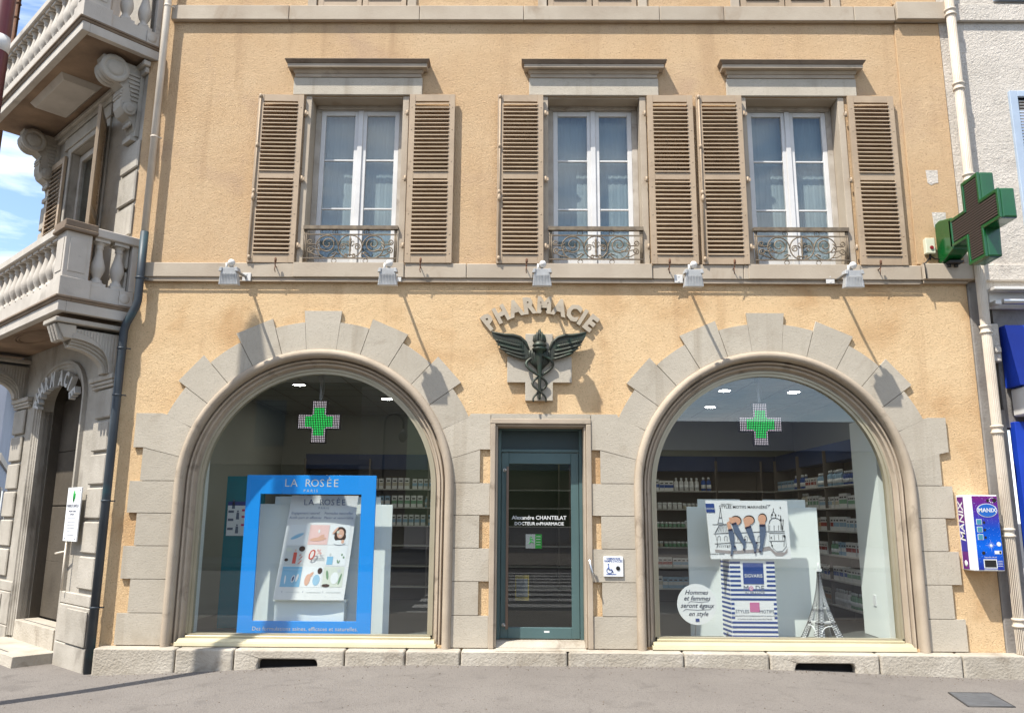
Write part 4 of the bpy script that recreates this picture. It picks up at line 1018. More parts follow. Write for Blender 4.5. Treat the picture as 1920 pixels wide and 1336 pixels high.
mb.prism(fr_, -.10, -.0705, axis='x', holes=[crosspoly(y0, z0, .445, .128)[::-1]]); mb.build('front_rim', M_['gcross'], GC, bevel=.006)
mb = MB(); mb.prism([(-.02, -.12), (-.40, .05), (-.40, .30), (-.02, .40)] if False else [(-.001, -.05), (-.10, -.06), (-.37, .03), (-.37, .40), (-.12, .46), (-.001, .44)], -.10, .10, axis='x')
mb.build('wall_bracket', M_['gcross'], GC, bevel=.02, seg=3)
mb = MB(); mb.box(-.06, .10, -.20, -.05, -.085, -.06)
for x in (-.03, .05): mb.lathe([(.02, -.12), (.025, -.08)], (x, -.12, 0), 10)
mb.build('bracket_base', M_['dkgrey'], GC)

# vending machine
VM = thing('vending_machine', 'purple and blue wall vending machine with white frame at the right edge of the facade', 'vending machine', (5.16, -.0, 1.015))
PU, VB, MB2 = flat('machine_purple', 96, 34, 110), flat('machine_blue', 10, 64, 170), flat('machine_navy', 44, 40, 140)
mb = MB(); mb.box(-.205, .125, -.235, -.002, 0, .81); mb.build('case', M_['paper'], VM, bevel=.008)
mb = MB(); mb.box(-.2075, -.2055, -.145, -.025, .012, .79); mb.k = 1; mb.box(-.2085, -.2077, -.145, -.025, .2, .50) 
mb.k = 2; mb.text('MANIX', 0, 0, -.0006, .135, .001, shear=.15, offset=.002, M=Matrix.Translation((-.2082, -.085, .52)) @ Matrix.Rotation(rad(-90), 4, 'Z') @ Matrix.Rotation(rad(-90), 4, 'Y'))
mb.lathe([(.02, -.2095), (.035, -.208)], (0, -.085, .07), 14, 'x')
mb.build('side_panel', [PU, MB2, M_['white']], VM)
m_ = bpy.data.materials.new('starry_print'); m_.use_nodes = True; t_ = m_.node_tree; b_ = t_.nodes['Principled BSDF']; b_.inputs['Roughness'].default_value = .25
g_ = N(t_, 'ShaderNodeTexCoord'); sp_ = N(t_, 'ShaderNodeSeparateXYZ'); t_.links.new(g_.outputs['Generated'], sp_.inputs[0])
r_ = N(t_, 'ShaderNodeValToRGB'); t_.links.new(sp_.outputs['Z'], r_.inputs[0]); e_ = r_.color_ramp.elements
e_[0].position = 0; e_[0].color = (*S(28, 40, 130), 1); e_[1].position = 1; e_[1].color = (*S(110, 30, 110), 1)
for p_, c_ in ((.3, S(0, 92, 200)), (.55, S(4, 70, 170)), (.78, S(70, 36, 140))): q_ = e_.new(p_); q_.color = (*c_, 1)
v_ = N(t_, 'ShaderNodeTexVoronoi', Scale=26); t_.links.new(g_.outputs['Generated'], v_.inputs['Vector'])
mr_ = N(t_, 'ShaderNodeMapRange'); mr_.inputs['From Min'].default_value = .16; mr_.inputs['From Max'].default_value = .05; t_.links.new(v_.outputs['Distance'], mr_.inputs['Value'])
mx_ = N(t_, 'ShaderNodeMix', data_type='RGBA'); t_.links.new(mr_.outputs[0], mx_.inputs['Factor']); t_.links.new(r_.outputs[0], mx_.inputs['A']); mx_.inputs['B'].default_value = (.5, .75, 1, 1); t_.links.new(mx_.outputs['Result'], b_.inputs['Base Color'])
mb = MB(); mb.box(-.158, .118, -.2375, -.2352, .012, .80); FP = mb.build('front_panel', m_, VM)
mb = MB()
def disc(mb, x, z, r, y=-.2385, sx=1, sz=1, n=20): mb.prism([(x+r*sx*cos(2*pi*k/n), z+r*sz*sin(2*pi*k/n)) for k in range(n)], y, y+.001)
disc(mb, -.005, .645, .09, -.239, 1.25, .82); mb.k = 1; disc(mb, -.005, .645, .083, -.2405, 1.25, .82); mb.k = 0; mb.text('MANIX', -.005, .645, -.242, .062, .001, offset=.0012)
for k in range(9): disc(mb, .06+.028*cos(k*.7), .755+.026*sin(k*.7), .0055, -.239)
for i in range(3):
    mb.k = 0; mb.box(-.135, -.075, -.2395, -.238, .49-i*.08, .55-i*.08); mb.k = 3; mb.box(-.13, -.08, -.241, -.2396, .495-i*.08, .545-i*.08)
    mb.k = 2; disc(mb, -.052, .515-i*.08, .014, -.24)
mb.k = 0
for k in range(12):
    a = k*pi/6; L = .07 if k % 3 == 0 else .04
    mb.add([(-.002*sin(a), -.2388, .27+.002*cos(a)), (L*cos(a), -.2388, .27+L*sin(a)), (.002*sin(a), -.2388, .27-.002*cos(a))], [(0, 1, 2)])
disc(mb, 0, .27, .014, -.239); disc(mb, .085, .285, .024, -.239)
mb.box(.03, .105, -.2395, -.238, .18, .215); mb.k = 2; mb.box(.08, .10, -.2402, -.2396, .185, .21); disc(mb, -.09, .19, .018, -.24); mb.box(.0, .025, -.2395, -.238, .735, .765)
mb.k = 0; mb.box(-.10, .045, -.2395, -.238, .03, .125); mb.k = 2; mb.box(-.09, .035, -.2405, -.2396, .04, .115); disc(mb, .085, .755, .022, -.2402)
mb.k = 0; mb.box(-.10, .045, -.2392, -.238, .012, .018)
for k in range(4): mb.box(.055, .105, -.2392, -.238, .05+k*.018, .054+k*.018)
mb.text('Disponible 24h/24', -.02, .145, -.239, .018, .0006)
mb.build('controls', [M_['white'], flat('logo_blue', 24, 90, 170), M_['black'], flat('pack_teal', 60, 130, 150)], VM)

# ================================================================ SHOP INTERIOR (parts of the building)
CE = 3.32
mb = MB(); mb.box(-4.3, 5.02, .325, 5.2, .10, .195); mb.build('interior_floor', M_['intfloor'], B)
mb = MB(); mb.box(-4.3, 5.02, .325, 5.2, CE, CE+.1); 
CEI = mb.build('ceiling', M_['ceil'], B)
mb = MB()
for k in range(8): mb.box(-4.2, 5.0, .9+k*.6, .912+k*.6, CE-.003, CE-.001)
for k in range(16): mb.box(-4.1+k*.6, -4.088+k*.6, .33, 5.1, CE-.004, CE-.0015)
mb.build('ceiling_grid', M_['shelfback'], CEI)
mb = MB(); mb.box(-4.3, 5.02, 5.1, 5.2, .2, CE); mb.box(4.92, 5.02, .33, 5.1, .2, CE); mb.box(-4.3, -4.2, .33, 5.1, .2, CE); mb.build('interior_wall', M_['intwall'], B)
mb = MB(); mb.box(4.24, 4.30, .33, 1.02, .2, 2.75); mb.build('side_partition', M_['panel'], B, label='pale partition right of the right shop window')
mb = MB(); mb.box(-3.86, -3.80, .33, .72, .2, CE); mb.build('side_partition', M_['panel'], B)
mb = MB(); mb.box(-.9, 1.2, .9, .96, 2.9, CE); mb.build('ceiling_beam', M_['intwall'], B)
mb = MB(); mb.box(4.232, 4.239, .62, .70, .55, .68); mb.build('wall_socket', M_['paper'], B, bevel=.003)
# inner wall lining between the openings
mb = MB(); mb.prism(rect(-4.3, 5.0, .2, CE), .326, .345, [arch_pts(A1, 1.40, .201), arch_pts(A2, 1.40, .201), rect(-.24, .77, .201, 2.6)]); mb.build('inner_lining', M_['panel'], B)

# downlights
dl = None; GL = glow('downlight_glow', (1, .97, .9), 36)
spots = [(-3.0, 1.6), (-2.0, 2.9), (-3.1, 3.4), (-1.2, 1.5), (-1.0, 3.6), (.3, 2.2), (1.7, 1.5), (1.9, 2.9), (2.9, 1.9), (3.9, 2.0), (3.1, 3.6), (1.2, 3.7)]
lab = 'round recessed ceiling downlight glowing inside the dim pharmacy'
for i, (x, y) in enumerate(spots):
    if dl is None:
        dl = thing('downlight', lab, 'ceiling light', (x, y, CE-.004), 0, 'recessed downlights in the pharmacy ceiling')
        mb = MB(); mb.lathe([(.085, 0), (.105, -.004), (.11, -.01), (.105, -.014), (.085, -.012)], (0, 0, 0), 20); mb.build('trim', M_['white'], dl)
        mb = MB(); mb.lathe([(.002, -.013), (.08, -.013), (.08, -.006)], (0, 0, 0), 20); mb.build('diffuser', GL, dl)
    else: dup(dl, None, (x, y, CE-.004))

# shelving
def shelving(name, label, x0, x1, y, rz, zs, header=True, loc=None, div=()):
    t = thing(name, label, 'shelving', loc, rz); w = x1-x0
    mb = MB(); mb.box(0, w, .30, .33, .2-.2, 2.3); mb.build('back_panel', M_['shelfback'], t)
    for z in zs:
        mb = MB(); mb.box(0.01, w-.01, 0, .30, z-.02, z); mb.build('shelf', M_['shelf'], t, bevel=.003)
    mb = MB()
    for d in (0, w)+tuple(div): mb.box(d-.012, d+.012, .01, .30, 0, 2.3)
    mb.build('upright', M_['shelfback'], t)
    if header:
        mb = MB(); mb.box(0, w, .05, .33, 2.13, 2.38); mb.build('header', M_['navy'], t)
    return t
ZS = [.22, .55, .88, 1.20, 1.50, 1.80]
U = []
U.append((shelving('shelving_unit', 'shelving of small jars on the back wall, at the left of the right shop window', 0, 1.5, 0, 0, ZS, loc=(1.85, 4.4, .2)), 1.5, 'jar'))
U.append((shelving('shelving_unit', 'shelving with dark slippers and cartons in the middle of the back wall', 0, 2.3, 0, 0, ZS, loc=(3.36-.0, 4.4, .2), div=(.75,)), .95, 'dark'))
U.append((shelving('shelving_unit', 'crowded shelving of bottles along the right wall of the pharmacy', 0, 3.3, 0, rad(-90), ZS, loc=(4.30, 4.38, .2), div=(1.1, 2.2)), 3.3, 'mix'))
U.append((shelving('shelving_unit', 'dim shelving of cartons behind the blue display, seen in the left shop window', 0, 3.2, 0, 0, ZS, loc=(-3.6, 4.4, .2), div=(1.1, 2.1)), 3.2, 'mix'))
U.append((shelving('shelving_unit', 'dim shelving seen through the glass door', 0, 1.8, 0, 0, ZS, loc=(-.2, 4.4, .2), div=(.9,)), 1.8, 'mix'))
PC = [flat('pack_white', 200, 200, 196), flat('pack_cream', 176, 170, 150), flat('pack_pale_blue', 130, 160, 180), flat('pack_red', 140, 50, 36), flat('pack_orange', 176, 128, 84), flat('pack_green', 110, 150, 120), flat('pack_blue', 40, 76, 140), flat('pack_pink', 190, 130, 160)]
def bottle_mesh(m):
    mb = MB(); mb.lathe([(.030, 0), (.034, .005), (.034, .13), (.028, .148), (.013, .155), (.013, .165)], (0, 0, 0), 12); mb.k = 1; mb.lathe([(.017, .165), (.017, .195), (.012, .2)], (0, 0, 0), 12)
    mb.k = 1; mb.lathe([(.0345, .035), (.0345, .09)], (0, 0, 0), 12)
    return mb.mesh('bottle', [m, M_['white']])
def carton_mesh(m, m2):
    mb = MB(); mb.box(-.038, .038, -.03, .03, 0, .17); mb.k = 1; mb.box(-.0385, .0385, -.0305, -.0299, .05, .10); mb.k = 2; mb.box(-.025, .025, -.0309, -.0306, .115, .135)
    return mb.mesh('carton', [m, m2, M_['dkgrey']])
def jar_mesh(m):
    mb = MB(); mb.lathe([(.03, 0), (.035, .004), (.035, .06), (.03, .065)], (0, 0, 0), 12); mb.k = 1; mb.lathe([(.036, .065), (.036, .095), (.032, .1)], (0, 0, 0), 12)
    return mb.mesh('jar', [m, M_['white']])
BM = [bottle_mesh(PC[i]) for i in (0, 0, 1, 2, 3, 5, 6, 1)]; KM = [carton_mesh(PC[a], PC[b]) for a, b in ((0, 6), (0, 5), (1, 4), (2, 0), (0, 2), (0, 3), (0, 1))]; JM2 = [jar_mesh(PC[i]) for i in (0, 1, 5)]
random.seed(11)
cnt = {'bottle': 0, 'carton': 0, 'jar': 0}
def product(kind, mesh, M, sc=1.0):
    cnt[kind] += 1
    ob = bpy.data.objects.new(kind, mesh); C.objects.link(ob); ob.matrix_world = M @ Matrix.Diagonal((sc, 1, sc, 1))
    tag(ob, {'bottle': 'small bottle standing in a row on the dim shelves inside the pharmacy', 'carton': 'small cardboard carton standing in a row on the dim shelves inside the pharmacy', 'jar': 'small jar standing in a row on the dim shelves inside the pharmacy'}[kind], kind, {'bottle': 'bottles on the pharmacy shelves', 'carton': 'cartons on the pharmacy shelves', 'jar': 'jars on the pharmacy shelves'}[kind])
for ui, (t, w, kind) in enumerate(U):
    if kind == 'dark' or ui == 4: continue
    Mw = Matrix.Translation(t.location) @ Matrix.Rotation(t.rotation_euler.z, 4, 'Z')
    for zi, z in enumerate(ZS):
        if ui in (3, 4) and z < 1.0: continue
        x = .06
        while x < w-.06:
            run = random.randint(3, 7); kd = 'jar' if (kind == 'jar' and zi in (2, 3, 4)) else random.choice(['bottle', 'carton', 'carton'])
            ms = random.choice({'jar': JM2, 'bottle': BM, 'carton': KM}[kd]); sc = random.uniform(.85, 1.15); step = .080*sc*(1.2 if ui in (3, 4) else 1)
            for _ in range(run):
                if x > w-.06: break
                if cnt[kd] < 280: product(kd, ms, Mw @ Matrix.Translation((x, .08+random.uniform(-.01, .01), z+.001)) @ Matrix.Rotation(random.uniform(-.08, .08), 4, 'Z'), sc)
                x += step
            x += random.choice([.0, .01, .03])
# dark folded goods on the middle unit
random.seed(5)
for z in (.88, 1.20, 1.5):
    for i in range(6):
        x = 3.46+i*.15; mb = MB(); mb.smooth = True
        pr = [(-.06, 0), (.06, 0), (.062, .03), (.03, .055), (-.01, .075), (-.05, .05)]
        mb.prism([(a, b) for a, b in pr], -.12, .12)
        ob = mb.build('slipper', flat('dark_cloth', 40, 34, 40) if (z, i) == (.88, 0) else bpy.data.materials['dark_cloth'], bevel=.01); ob.location = (x, 4.56, .2+z+.001)
        tag(ob, 'dark slipper lying in a row on the middle back shelves of the pharmacy', 'slipper', 'dark slippers on the back shelves')
# red counter by the right wall
mb = MB(); t = thing('red_counter', 'red-backed sales counter with pale wood base at the right of the pharmacy', 'counter', (3.9, 1.6, .2))
mb.box(-.30, .06, 0, 1.9, 0, .42); mb.build('base', M_['wood'], t, bevel=.005); mb = MB(); mb.box(-.35, .0, -.02, 1.95, .421, .46); mb.build('top', M_['red'], t, bevel=.003)
mb = MB(); mb.box(.02, .05, 0, 1.9, .461, .84); mb.build('back', M_['red'], t)
# teal display column in the left window
t = thing('teal_display_column', 'teal round-topped display column left of the blue frame', 'display', (-3.42, 1.0, .196))
mb = MB(); mb.prism([(-.25, 0), (.22, 0), (.22, 1.55)]+[(.22-.22+.22*cos(a), 1.62+.22*sin(a)) for a in [rad(k) for k in range(0, 91, 15)]]+[(-.25, 1.84)], 0, .08); mb.build('column', M_['tealpanel'], t, bevel=.004)
t = thing('health_poster', 'small white poster with figures on the teal column', 'poster', (-3.50, .985, 1.3))
mb = MB(); mb.box(-.13, .13, -.006, 0, 0, .42); mb.build('sheet', M_['paper'], t)
mb = MB(); mb.box(-.13, .13, -.0075, -.0062, .37, .42); mb.k = 1
for z in (.30, .22, .12): mb.box(.05, .12, -.0075, -.0062, z, z+.025)
mb.k = 2
for x, z in ((0, .20), (.0, .03), (-.06, .33)):
    mb.lathe([(.012, -.0075), (.012, -.0062)], (x, 0, z+.10), 8, 'y'); mb.prism([(x-.02, z), (x+.02, z), (x+.015, z+.085), (x-.015, z+.085)], -.0075, -.0062)
for z in (.28, .18, .07): mb.box(-.12, -.05, -.0075, -.0062, z, z+.03)
mb.build('print', [flat('print_navy', 40, 60, 130), flat('print_rose', 200, 60, 110), flat('print_grey', 90, 100, 120)], t)

# ================================================================ LEFT WINDOW DISPLAY
BF = thing('blue_display_frame', 'bright blue standing photo-booth style frame with white writing in the left window', 'display frame', (-2.455, .43, .198))
def rel(mb, o, name, m, **k):
    L = o.location; mb.v = [(x-L.x, y-L.y, z-L.z) for x, y, z in mb.v]; return mb.build(name, m, o, **k)
mb = MB(); mb.prism(rect(-3.22, -1.69, .20, 2.02), .43, .455, [rect(-3.05, -1.86, .37, 1.80)[::-1]]); rel(mb, BF, 'board', M_['blue'], bevel=.002)
mb = MB()
def serif(mb, txt, x, z, y, size, sp=1.3, xs=1):
    """roman capitals with slab serifs made from the plain letters and short bars"""
    adv = .80*size*sp*.72; X = x-adv*(len(txt)-1)/2
    for ch in txt:
        if ch != ' ':
            mb.text(ch, X, z, y, size, .001, offset=-.0004 if size > .08 else 0, xs=xs)
            h = size*.345; w = size*.12
            feet = {'L': [(-.2, -1), (-.2, 1)], 'A': [(-.33, -1), (.33, -1)], 'R': [(-.24, -1), (.27, -1), (-.24, 1)], 'P': [(-.2, -1)], 'I': [(0, -1), (0, 1)], 'E': [(-.24, -1), (-.24, 1)], 'É': [(-.24, -1)]}.get(ch, [])
            for fx, s_ in feet:
                if True: continue
                zz = 0; mb.box(X+fx*size-w, X+fx*size+w, y, y+.001, zz-size*.018, zz+size*.018)
        X += adv
serif(mb, 'LA ROSÉE', -2.455, 1.925, .428, .128, sp=1.12)
mb.text('PARIS', -2.46, 1.838, .428, .046, .001, spacing=1.6)
mb.text('Des formulations saines, efficaces et naturelles.', -2.44, .285, .428, .062, .001, spacing=1.02)
rel(mb, BF, 'writing', M_['white'])
t = thing('display_board', 'large pale board behind the blue frame in the left window', 'display board', (-2.3, .72, .198))
x0, _ = px(462, 1100, .72); x1, _ = px(733, 1000, .72); _, zt = px(600, 945, .72); _, zt2 = px(600, 931, .72)
mb = MB(); mb.box(x0, x1, .72, .74, .2, zt); xa, _ = px(516, 938, .72); xb, _ = px(712, 938, .72); mb.box(xa, xb, .745, .76, .2, zt2); rel(mb, t, 'board', M_['panel'], bevel=.002)
t = thing('pedestal', 'plain white pedestal below the product poster in the left window', 'pedestal', (-2.4, .5, .198))
mb = MB(); mb.box(-2.83, -2.02, .52, .66, .2, .575); mb.box(-2.845, -2.0, .50, .67, .576, .60); rel(mb, t, 'block', M_['panel'], bevel=.003)
PO = thing('product_poster', 'white curling poster with a grid of nine pictures inside the blue frame', 'poster', (-2.4, .5, .60))
# poster surface: leans and curls; p(u,v) u 0..1 left-right, v 0..1 bottom-top
def pp(u, v, d=0):
    xl = -2.84+.11*v; xr = -2.02+.09*v
    y = .52+.10*v+.05*(1-v)**3*0-.04*sin(pi*u)*.6-.05*(1-v)**2
    return (xl+(xr-xl)*u, y-d, .60+1.19*v)
def patch(mb, u0, u1, v0, v1, d, nu=6, nv=6):
    vs = [pp(u0+(u1-u0)*i/nu, v0+(v1-v0)*j/nv, d) for i in range(nu+1) for j in range(nv+1)]
    mb.add(vs, [(i*(nv+1)+j, (i+1)*(nv+1)+j, (i+1)*(nv+1)+j+1, i*(nv+1)+j+1) for i in range(nu) for j in range(nv)])
def blob(mb, u, v, ru, rv, d, a=0, n=14):
    vs = [pp(u+ru*cos(k*2*pi/n)*cos(a)-rv*sin(k*2*pi/n)*sin(a)*.69, v+(ru*cos(k*2*pi/n)*sin(a)*1.0+rv*sin(k*2*pi/n)*cos(a))*.7, d) for k in range(n)]
    mb.add(vs, [tuple(range(n))])
mb = MB(); mb.smooth = True; patch(mb, 0, 1, 0, 1, 0, 14, 14); rel(mb, PO, 'sheet', M_['paper'])
pm = [flat('p_pink', 224, 190, 186), flat('p_lightblue', 150, 190, 215), flat('p_blue', 128, 182, 214), flat('p_skin', 212, 168, 146), flat('p_hair', 60, 38, 30), flat('p_coral', 205, 84, 70), flat('p_grey', 200, 205, 205), flat('p_green', 112, 146, 112), flat('p_ink', 70, 90, 130), flat('p_white', 224, 228, 230), flat('p_sage', 206, 212, 200)]
mb = MB()
cu = (.06, .36, .66); cw = .285; cv = (.12, .32, .52); ch_ = .19
def cell(i, j, k, d=.002): mb.k = k; patch(mb, cu[i], cu[i]+cw, cv[j], cv[j]+ch_, d, 3, 3)
def bl(i, j, a, b, ra, rb, k, d=.004, ang=0): mb.k = k; blob(mb, cu[i]+cw*a, cv[j]+ch_*b, cw*ra, ch_*rb*1.4, d, ang)
cell(0, 2, 9); bl(0, 2, .45, .42, .36, .10, 1, ang=.4); bl(0, 2, .38, .36, .22, .05, 2, .005, ang=.4)
cell(1, 2, 0); bl(1, 2, .5, .28, .42, .10, 3, ang=.1); bl(1, 2, .62, .36, .22, .12, 3, ang=.6); bl(1, 2, .5, .68, .05, .10, 9)
cell(2, 2, 9); bl(2, 2, .52, .62, .30, .30, 4); bl(2, 2, .55, .40, .30, .26, 4); bl(2, 2, .55, .56, .18, .24, 3, .006); bl(2, 2, .28, .72, .22, .07, 3, .007, ang=.9); bl(2, 2, .42, .64, .07, .07, 10, .008); bl(2, 2, .55, .12, .30, .12, 9, .007); bl(2, 2, .56, .46, .08, .02, 9, .008)
bl(2, 2, .72, .16, .08, .1, 3, .008)
cell(0, 1, 6); mb.k = 5; patch(mb, cu[0]+cw*.42, cu[0]+cw*.60, cv[1]+ch_*.10, cv[1]+ch_*.66, .004, 2, 2); bl(0, 1, .51, .76, .05, .05, 3); bl(0, 1, .82, .84, .16, .14, 4); bl(0, 1, .15, .80, .16, .10, 10); bl(0, 1, .10, .28, .10, .08, 4)
for q in range(5): bl(0, 1, .78+.08*(q % 2), .12+.10*q, .07, .025, 5, ang=.7)
cell(2, 1, 9); mb.k = 2; patch(mb, cu[2]+cw*.06, cu[2]+cw*.36, cv[1]+ch_*.06, cv[1]+ch_*.46, .004, 2, 2); bl(2, 1, .20, .56, .05, .08, 6); bl(2, 1, .60, .22, .03, .10, 7, ang=.3); bl(2, 1, .68, .2, .03, .09, 7, ang=-.4); bl(2, 1, .78, .55, .04, .06, 7); bl(2, 1, .88, .42, .04, .06, 7)
cell(0, 0, 2); bl(0, 0, .22, .36, .04, .22, 9, ang=.1); bl(0, 0, .62, .40, .09, .20, 9, ang=-.35); bl(0, 0, .62, .40, .05, .14, 8, .006, ang=-.35); bl(0, 0, .82, .45, .06, .2, 9, .006, ang=-.3); bl(0, 0, .5, .86, .5, .05, 1)
cell(1, 0, 9); bl(1, 0, .30, .36, .14, .30, 3, ang=-.2); bl(1, 0, .42, .58, .2, .1, 3, ang=.8); bl(1, 0, .86, .8, .12, .16, 4); bl(1, 0, .74, .35, .18, .28, 1)
cell(2, 0, 10); bl(2, 0, .2, .6, .06, .25, 7, ang=.3); bl(2, 0, .58, .45, .2, .3, 9); bl(2, 0, .85, .4, .05, .3, 7, ang=-.3); bl(2, 0, .2, .08, .2, .08, 4); bl(2, 0, .76, .8, .1, .09, 6)
# writing on the poster
mb.k = 8
def ptext(s_, u, v, size, **k):
    X, Y, Z = pp(u, v, .03); mb.text(s_, X, Z, Y, size, .001, **k)
q0 = len(mb.v); serif(mb, 'LA ROSÉE', pp(.52, .93)[0], pp(.5, .93)[2], pp(.5, .93)[1]-.02, .10, sp=1.12)
ptext('PARIS', .52, .875, .035, spacing=1.5); ptext('Engagement naturel', .26, .825, .042, shear=.25); ptext('Formules naturelles', .75, .825, .042, shear=.25)
ptext('Actifs purs et efficaces', .27, .78, .042, shear=.25); ptext('Plaisir et sensorialite', .76, .78, .042, shear=.25)
for u in (.12, .42, .70): ptext('f', u, .075, .03); mb.k = 6; patch(mb, u+.04, u+.24, .07, .076, .003, 2, 1); mb.k = 8
mb.k = 5; ptext('0', .44, .42, .17, shear=.3); ptext('%', .56, .45, .08)
mb.k = 6
for v in (.40, .39, .38): patch(mb, .47, .64, v-.01, v-.006, .003, 2, 1)
rel(mb, PO, 'pictures', pm)

# hanging LED crosses
LG = glow('led_green', (.02, .75, .12), .9); LW = glow('led_white', (.72, .62, .66), .55)
def led_cross(x, label):
    y, z = .40, 2.665
    t = thing('led_cross', label, 'illuminated sign', (x, y, z), 0, 'hanging LED crosses in the shop windows')
    mb = MB(); mb.prism(crosspoly(0, 0, .262, .094), 0, .05); mb.build('housing', M_['black'], t, bevel=.004)
    mb = MB(); p = .5/24
    for i in range(24):
        for j in range(24):
            ax, az = (i-11.5), (j-11.5)
            if min(abs(ax), abs(az)) > 4: continue
            e = max(abs(ax), abs(az)) > 8.2
            inner = not e if not (abs(ax) > 3 and abs(az) > 3) else True
            mb.k = 1 if max(abs(ax), abs(az)) > 8.1 or (min(abs(ax), abs(az)) > 3 and max(abs(ax), abs(az)) > 4.2) else 0
            cx_, cz_, r = ax*p, az*p, p*.34
            mb.add([(cx_-r, -.002, cz_), (cx_, -.002, cz_-r), (cx_+r, -.002, cz_), (cx_, -.002, cz_+r)], [(0, 1, 2, 3)])
    mb.build('led_matrix', [LG, LW], t)
    mb = MB(); mb.box(-.012, .012, .018, .03, .26, .52); mb.box(-.035, .015, .01, .06, .50, .60); mb.tube([(.02, .03, .28), (.035, .03, .40), (.02, .03, .6)], .004, 5); mb.build('hanger', M_['galv'], t)
led_cross(-2.40, 'green LED cross hanging in the left shop window above the blue frame')
led_cross(2.92, 'green LED cross hanging in the right shop window above the stocking poster')

# ================================================================ RIGHT WINDOW DISPLAY
t = thing('display_board', 'large pale stepped board behind the striped stand in the right window', 'display board', (2.9, .74, .198))
x0, _ = px(1294, 1100, .74); x1, _ = px(1540, 1100, .74); _, zt = px(1400, 950, .74); _, zt2 = px(1400, 936, .74)
mb = MB(); mb.box(x0, x1, .74, .76, .2, zt)
for a, b in ((1309, 1388), (1430, 1509)): mb.box(px(a, 940, .76)[0], px(b, 940, .76)[0], .765, .78, .2, zt2)
rel(mb, t, 'board', M_['panel'], bevel=.002)
SC = thing('striped_stand', 'blue and white striped cardboard stand with navy square logo', 'display stand', (2.74, .42, .198))
NV = flat('stripe_navy', 30, 62, 128)
mb = MB(); mb.prism([(2.475, .42), (3.0, .42), (3.0, .70), (2.43, .78)], .20, 1.09, axis='z'); rel(mb, SC, 'box', M_['paper'])
mb = MB()
for i in range(17):
    z = .225+i*.051
    if z > 1.06: break
    spans = [(2.478, 2.998)]
    if .50 > z+.02 > .37 and False: spans = []
    if z > .75: spans = [(2.478, 2.60), (2.90, 2.998)]
    elif .40 < z < .62: spans = [(2.478, 2.515), (2.965, 2.998)]
    elif .62 <= z < .70: spans = [(2.478, 2.998)]
    for a, b in spans: mb.box(a, b, .4175, .4195, z, z+.024)
    mb.add([(2.474, .419, z), (2.4285, .781, z), (2.4285, .781, z+.024), (2.474, .419, z+.024)], [(0, 1, 2, 3)])
mb.box(2.63, 2.865, .416, .4194, .815, 1.05)
rel(mb, SC, 'stripes', NV)
mb = MB(); mb.text('SIGVARIS', 2.748, .905, .4145, .052, .001, offset=.0006); rel(mb, SC, 'logo', M_['white'])
mb = MB(); GY = flat('stand_grey', 92, 100, 118); mb.text('M   DE', 2.745, .765, .417, .085, .001); mb.text('IN FRANCE', 2.755, .71, .417, .045, .001); mb.text('STYLES', 2.60, .51, .417, .05, .001); mb.text('MOTIFS', 2.88, .51, .417, .05, .001)
mb.text('LA CHAUSSETTE DE COMPRESSION FAIT SA REVOLUTION', 2.74, .462, .417, .02, .001); mb.text('un homme au style et au savoir-faire francais', 2.74, .43, .417, .022, .001)
mb.k = 1; mb.box(2.69, 2.80, .417, .4195, .505, .61); mb.prism([(2.715+.026*cos(k*pi/8), .765+.026*sin(k*pi/8)) for k in range(16)], .4165, .4185); mb.k = 2; mb.prism([(2.715+.016*cos(k*pi/8), .765+.016*sin(k*pi/8)) for k in range(16)], .4155, .4162); mb.k = 1; mb.prism([(2.715+.008*cos(k*pi/8), .765+.008*sin(k*pi/8)) for k in range(16)], .4145, .4152)
rel(mb, SC, 'print', [GY, flat('print_rose2', 190, 110, 150), M_['white']])
# header poster
HP = thing('stocking_poster', 'white poster of crossed legs in navy stockings on a city sketch', 'poster', (2.71, .40, 1.09))
yb = .395
mb = MB(); mb.prism([(2.262, 1.092), (3.190, 1.10), (3.178, 1.760), (2.222, 1.760)], yb, yb+.02); rel(mb, HP, 'board', M_['paper'])
def z7(x, y): return px(1300+x/9.6, 930+y/9.6, yb)
def poly(mb, pts, d, th=.002):
    mb.prism(ccw([z7(*p) for p in pts]), yb-d-th, yb-d)
def line(mb, pts, r=.0025, d=.002): mb.tube([(z7(*p)[0], yb-d, z7(*p)[1]) for p in pts], r, 4, caps=False)
mb = MB()
mb.prism(ccw([z7(*p) for p in [(390, 950), (700, 975), (1100, 950), (1360, 890), (1480, 1000), (1640, 1000), (1690, 930), (1690, 1010), (1600, 1070), (1480, 1065), (1380, 960), (1100, 1010), (700, 1030), (400, 1000)]]), yb-.003, yb-.001); mb.k = 1
rel(mb, HP, 'skirting_shade', [flat('card_grey', 150, 142, 140), M_['paper']])
mb = MB()
def tower(mb, x, y0, y1, w): line(mb, [(x-w, y0), (x-w*.35, y0+(y1-y0)*.5), (x, y1)]); line(mb, [(x+w, y0), (x+w*.35, y0+(y1-y0)*.5), (x, y1)]); line(mb, [(x-w*.7, y0-30), (x+w*.7, y0-30)]); line(mb, [(x-w*.4, y0+(y1-y0)*.4), (x+w*.4, y0+(y1-y0)*.4)], .004)
tower(mb, 490, 505, 200, 50)
line(mb, [(350, 505), (600, 500)]); line(mb, [(395, 650), (470, 510), (600, 505)])
for k in range(8): line(mb, [(415+k*32, 640), (470+k*20, 520)], .0018)
line(mb, [(370, 668), (640, 655), (900, 650), (1330, 630)], .003); line(mb, [(390, 850), (660, 830), (1200, 820)], .0025)
for k in range(7):
    x = 440+k*120; line(mb, [(x, 800), (x, 730), (x+25, 705), (x+50, 730), (x+50, 800)], .002)
for k in range(9): line(mb, [(440+k*35, 910), (450+k*35, 860)], .002)
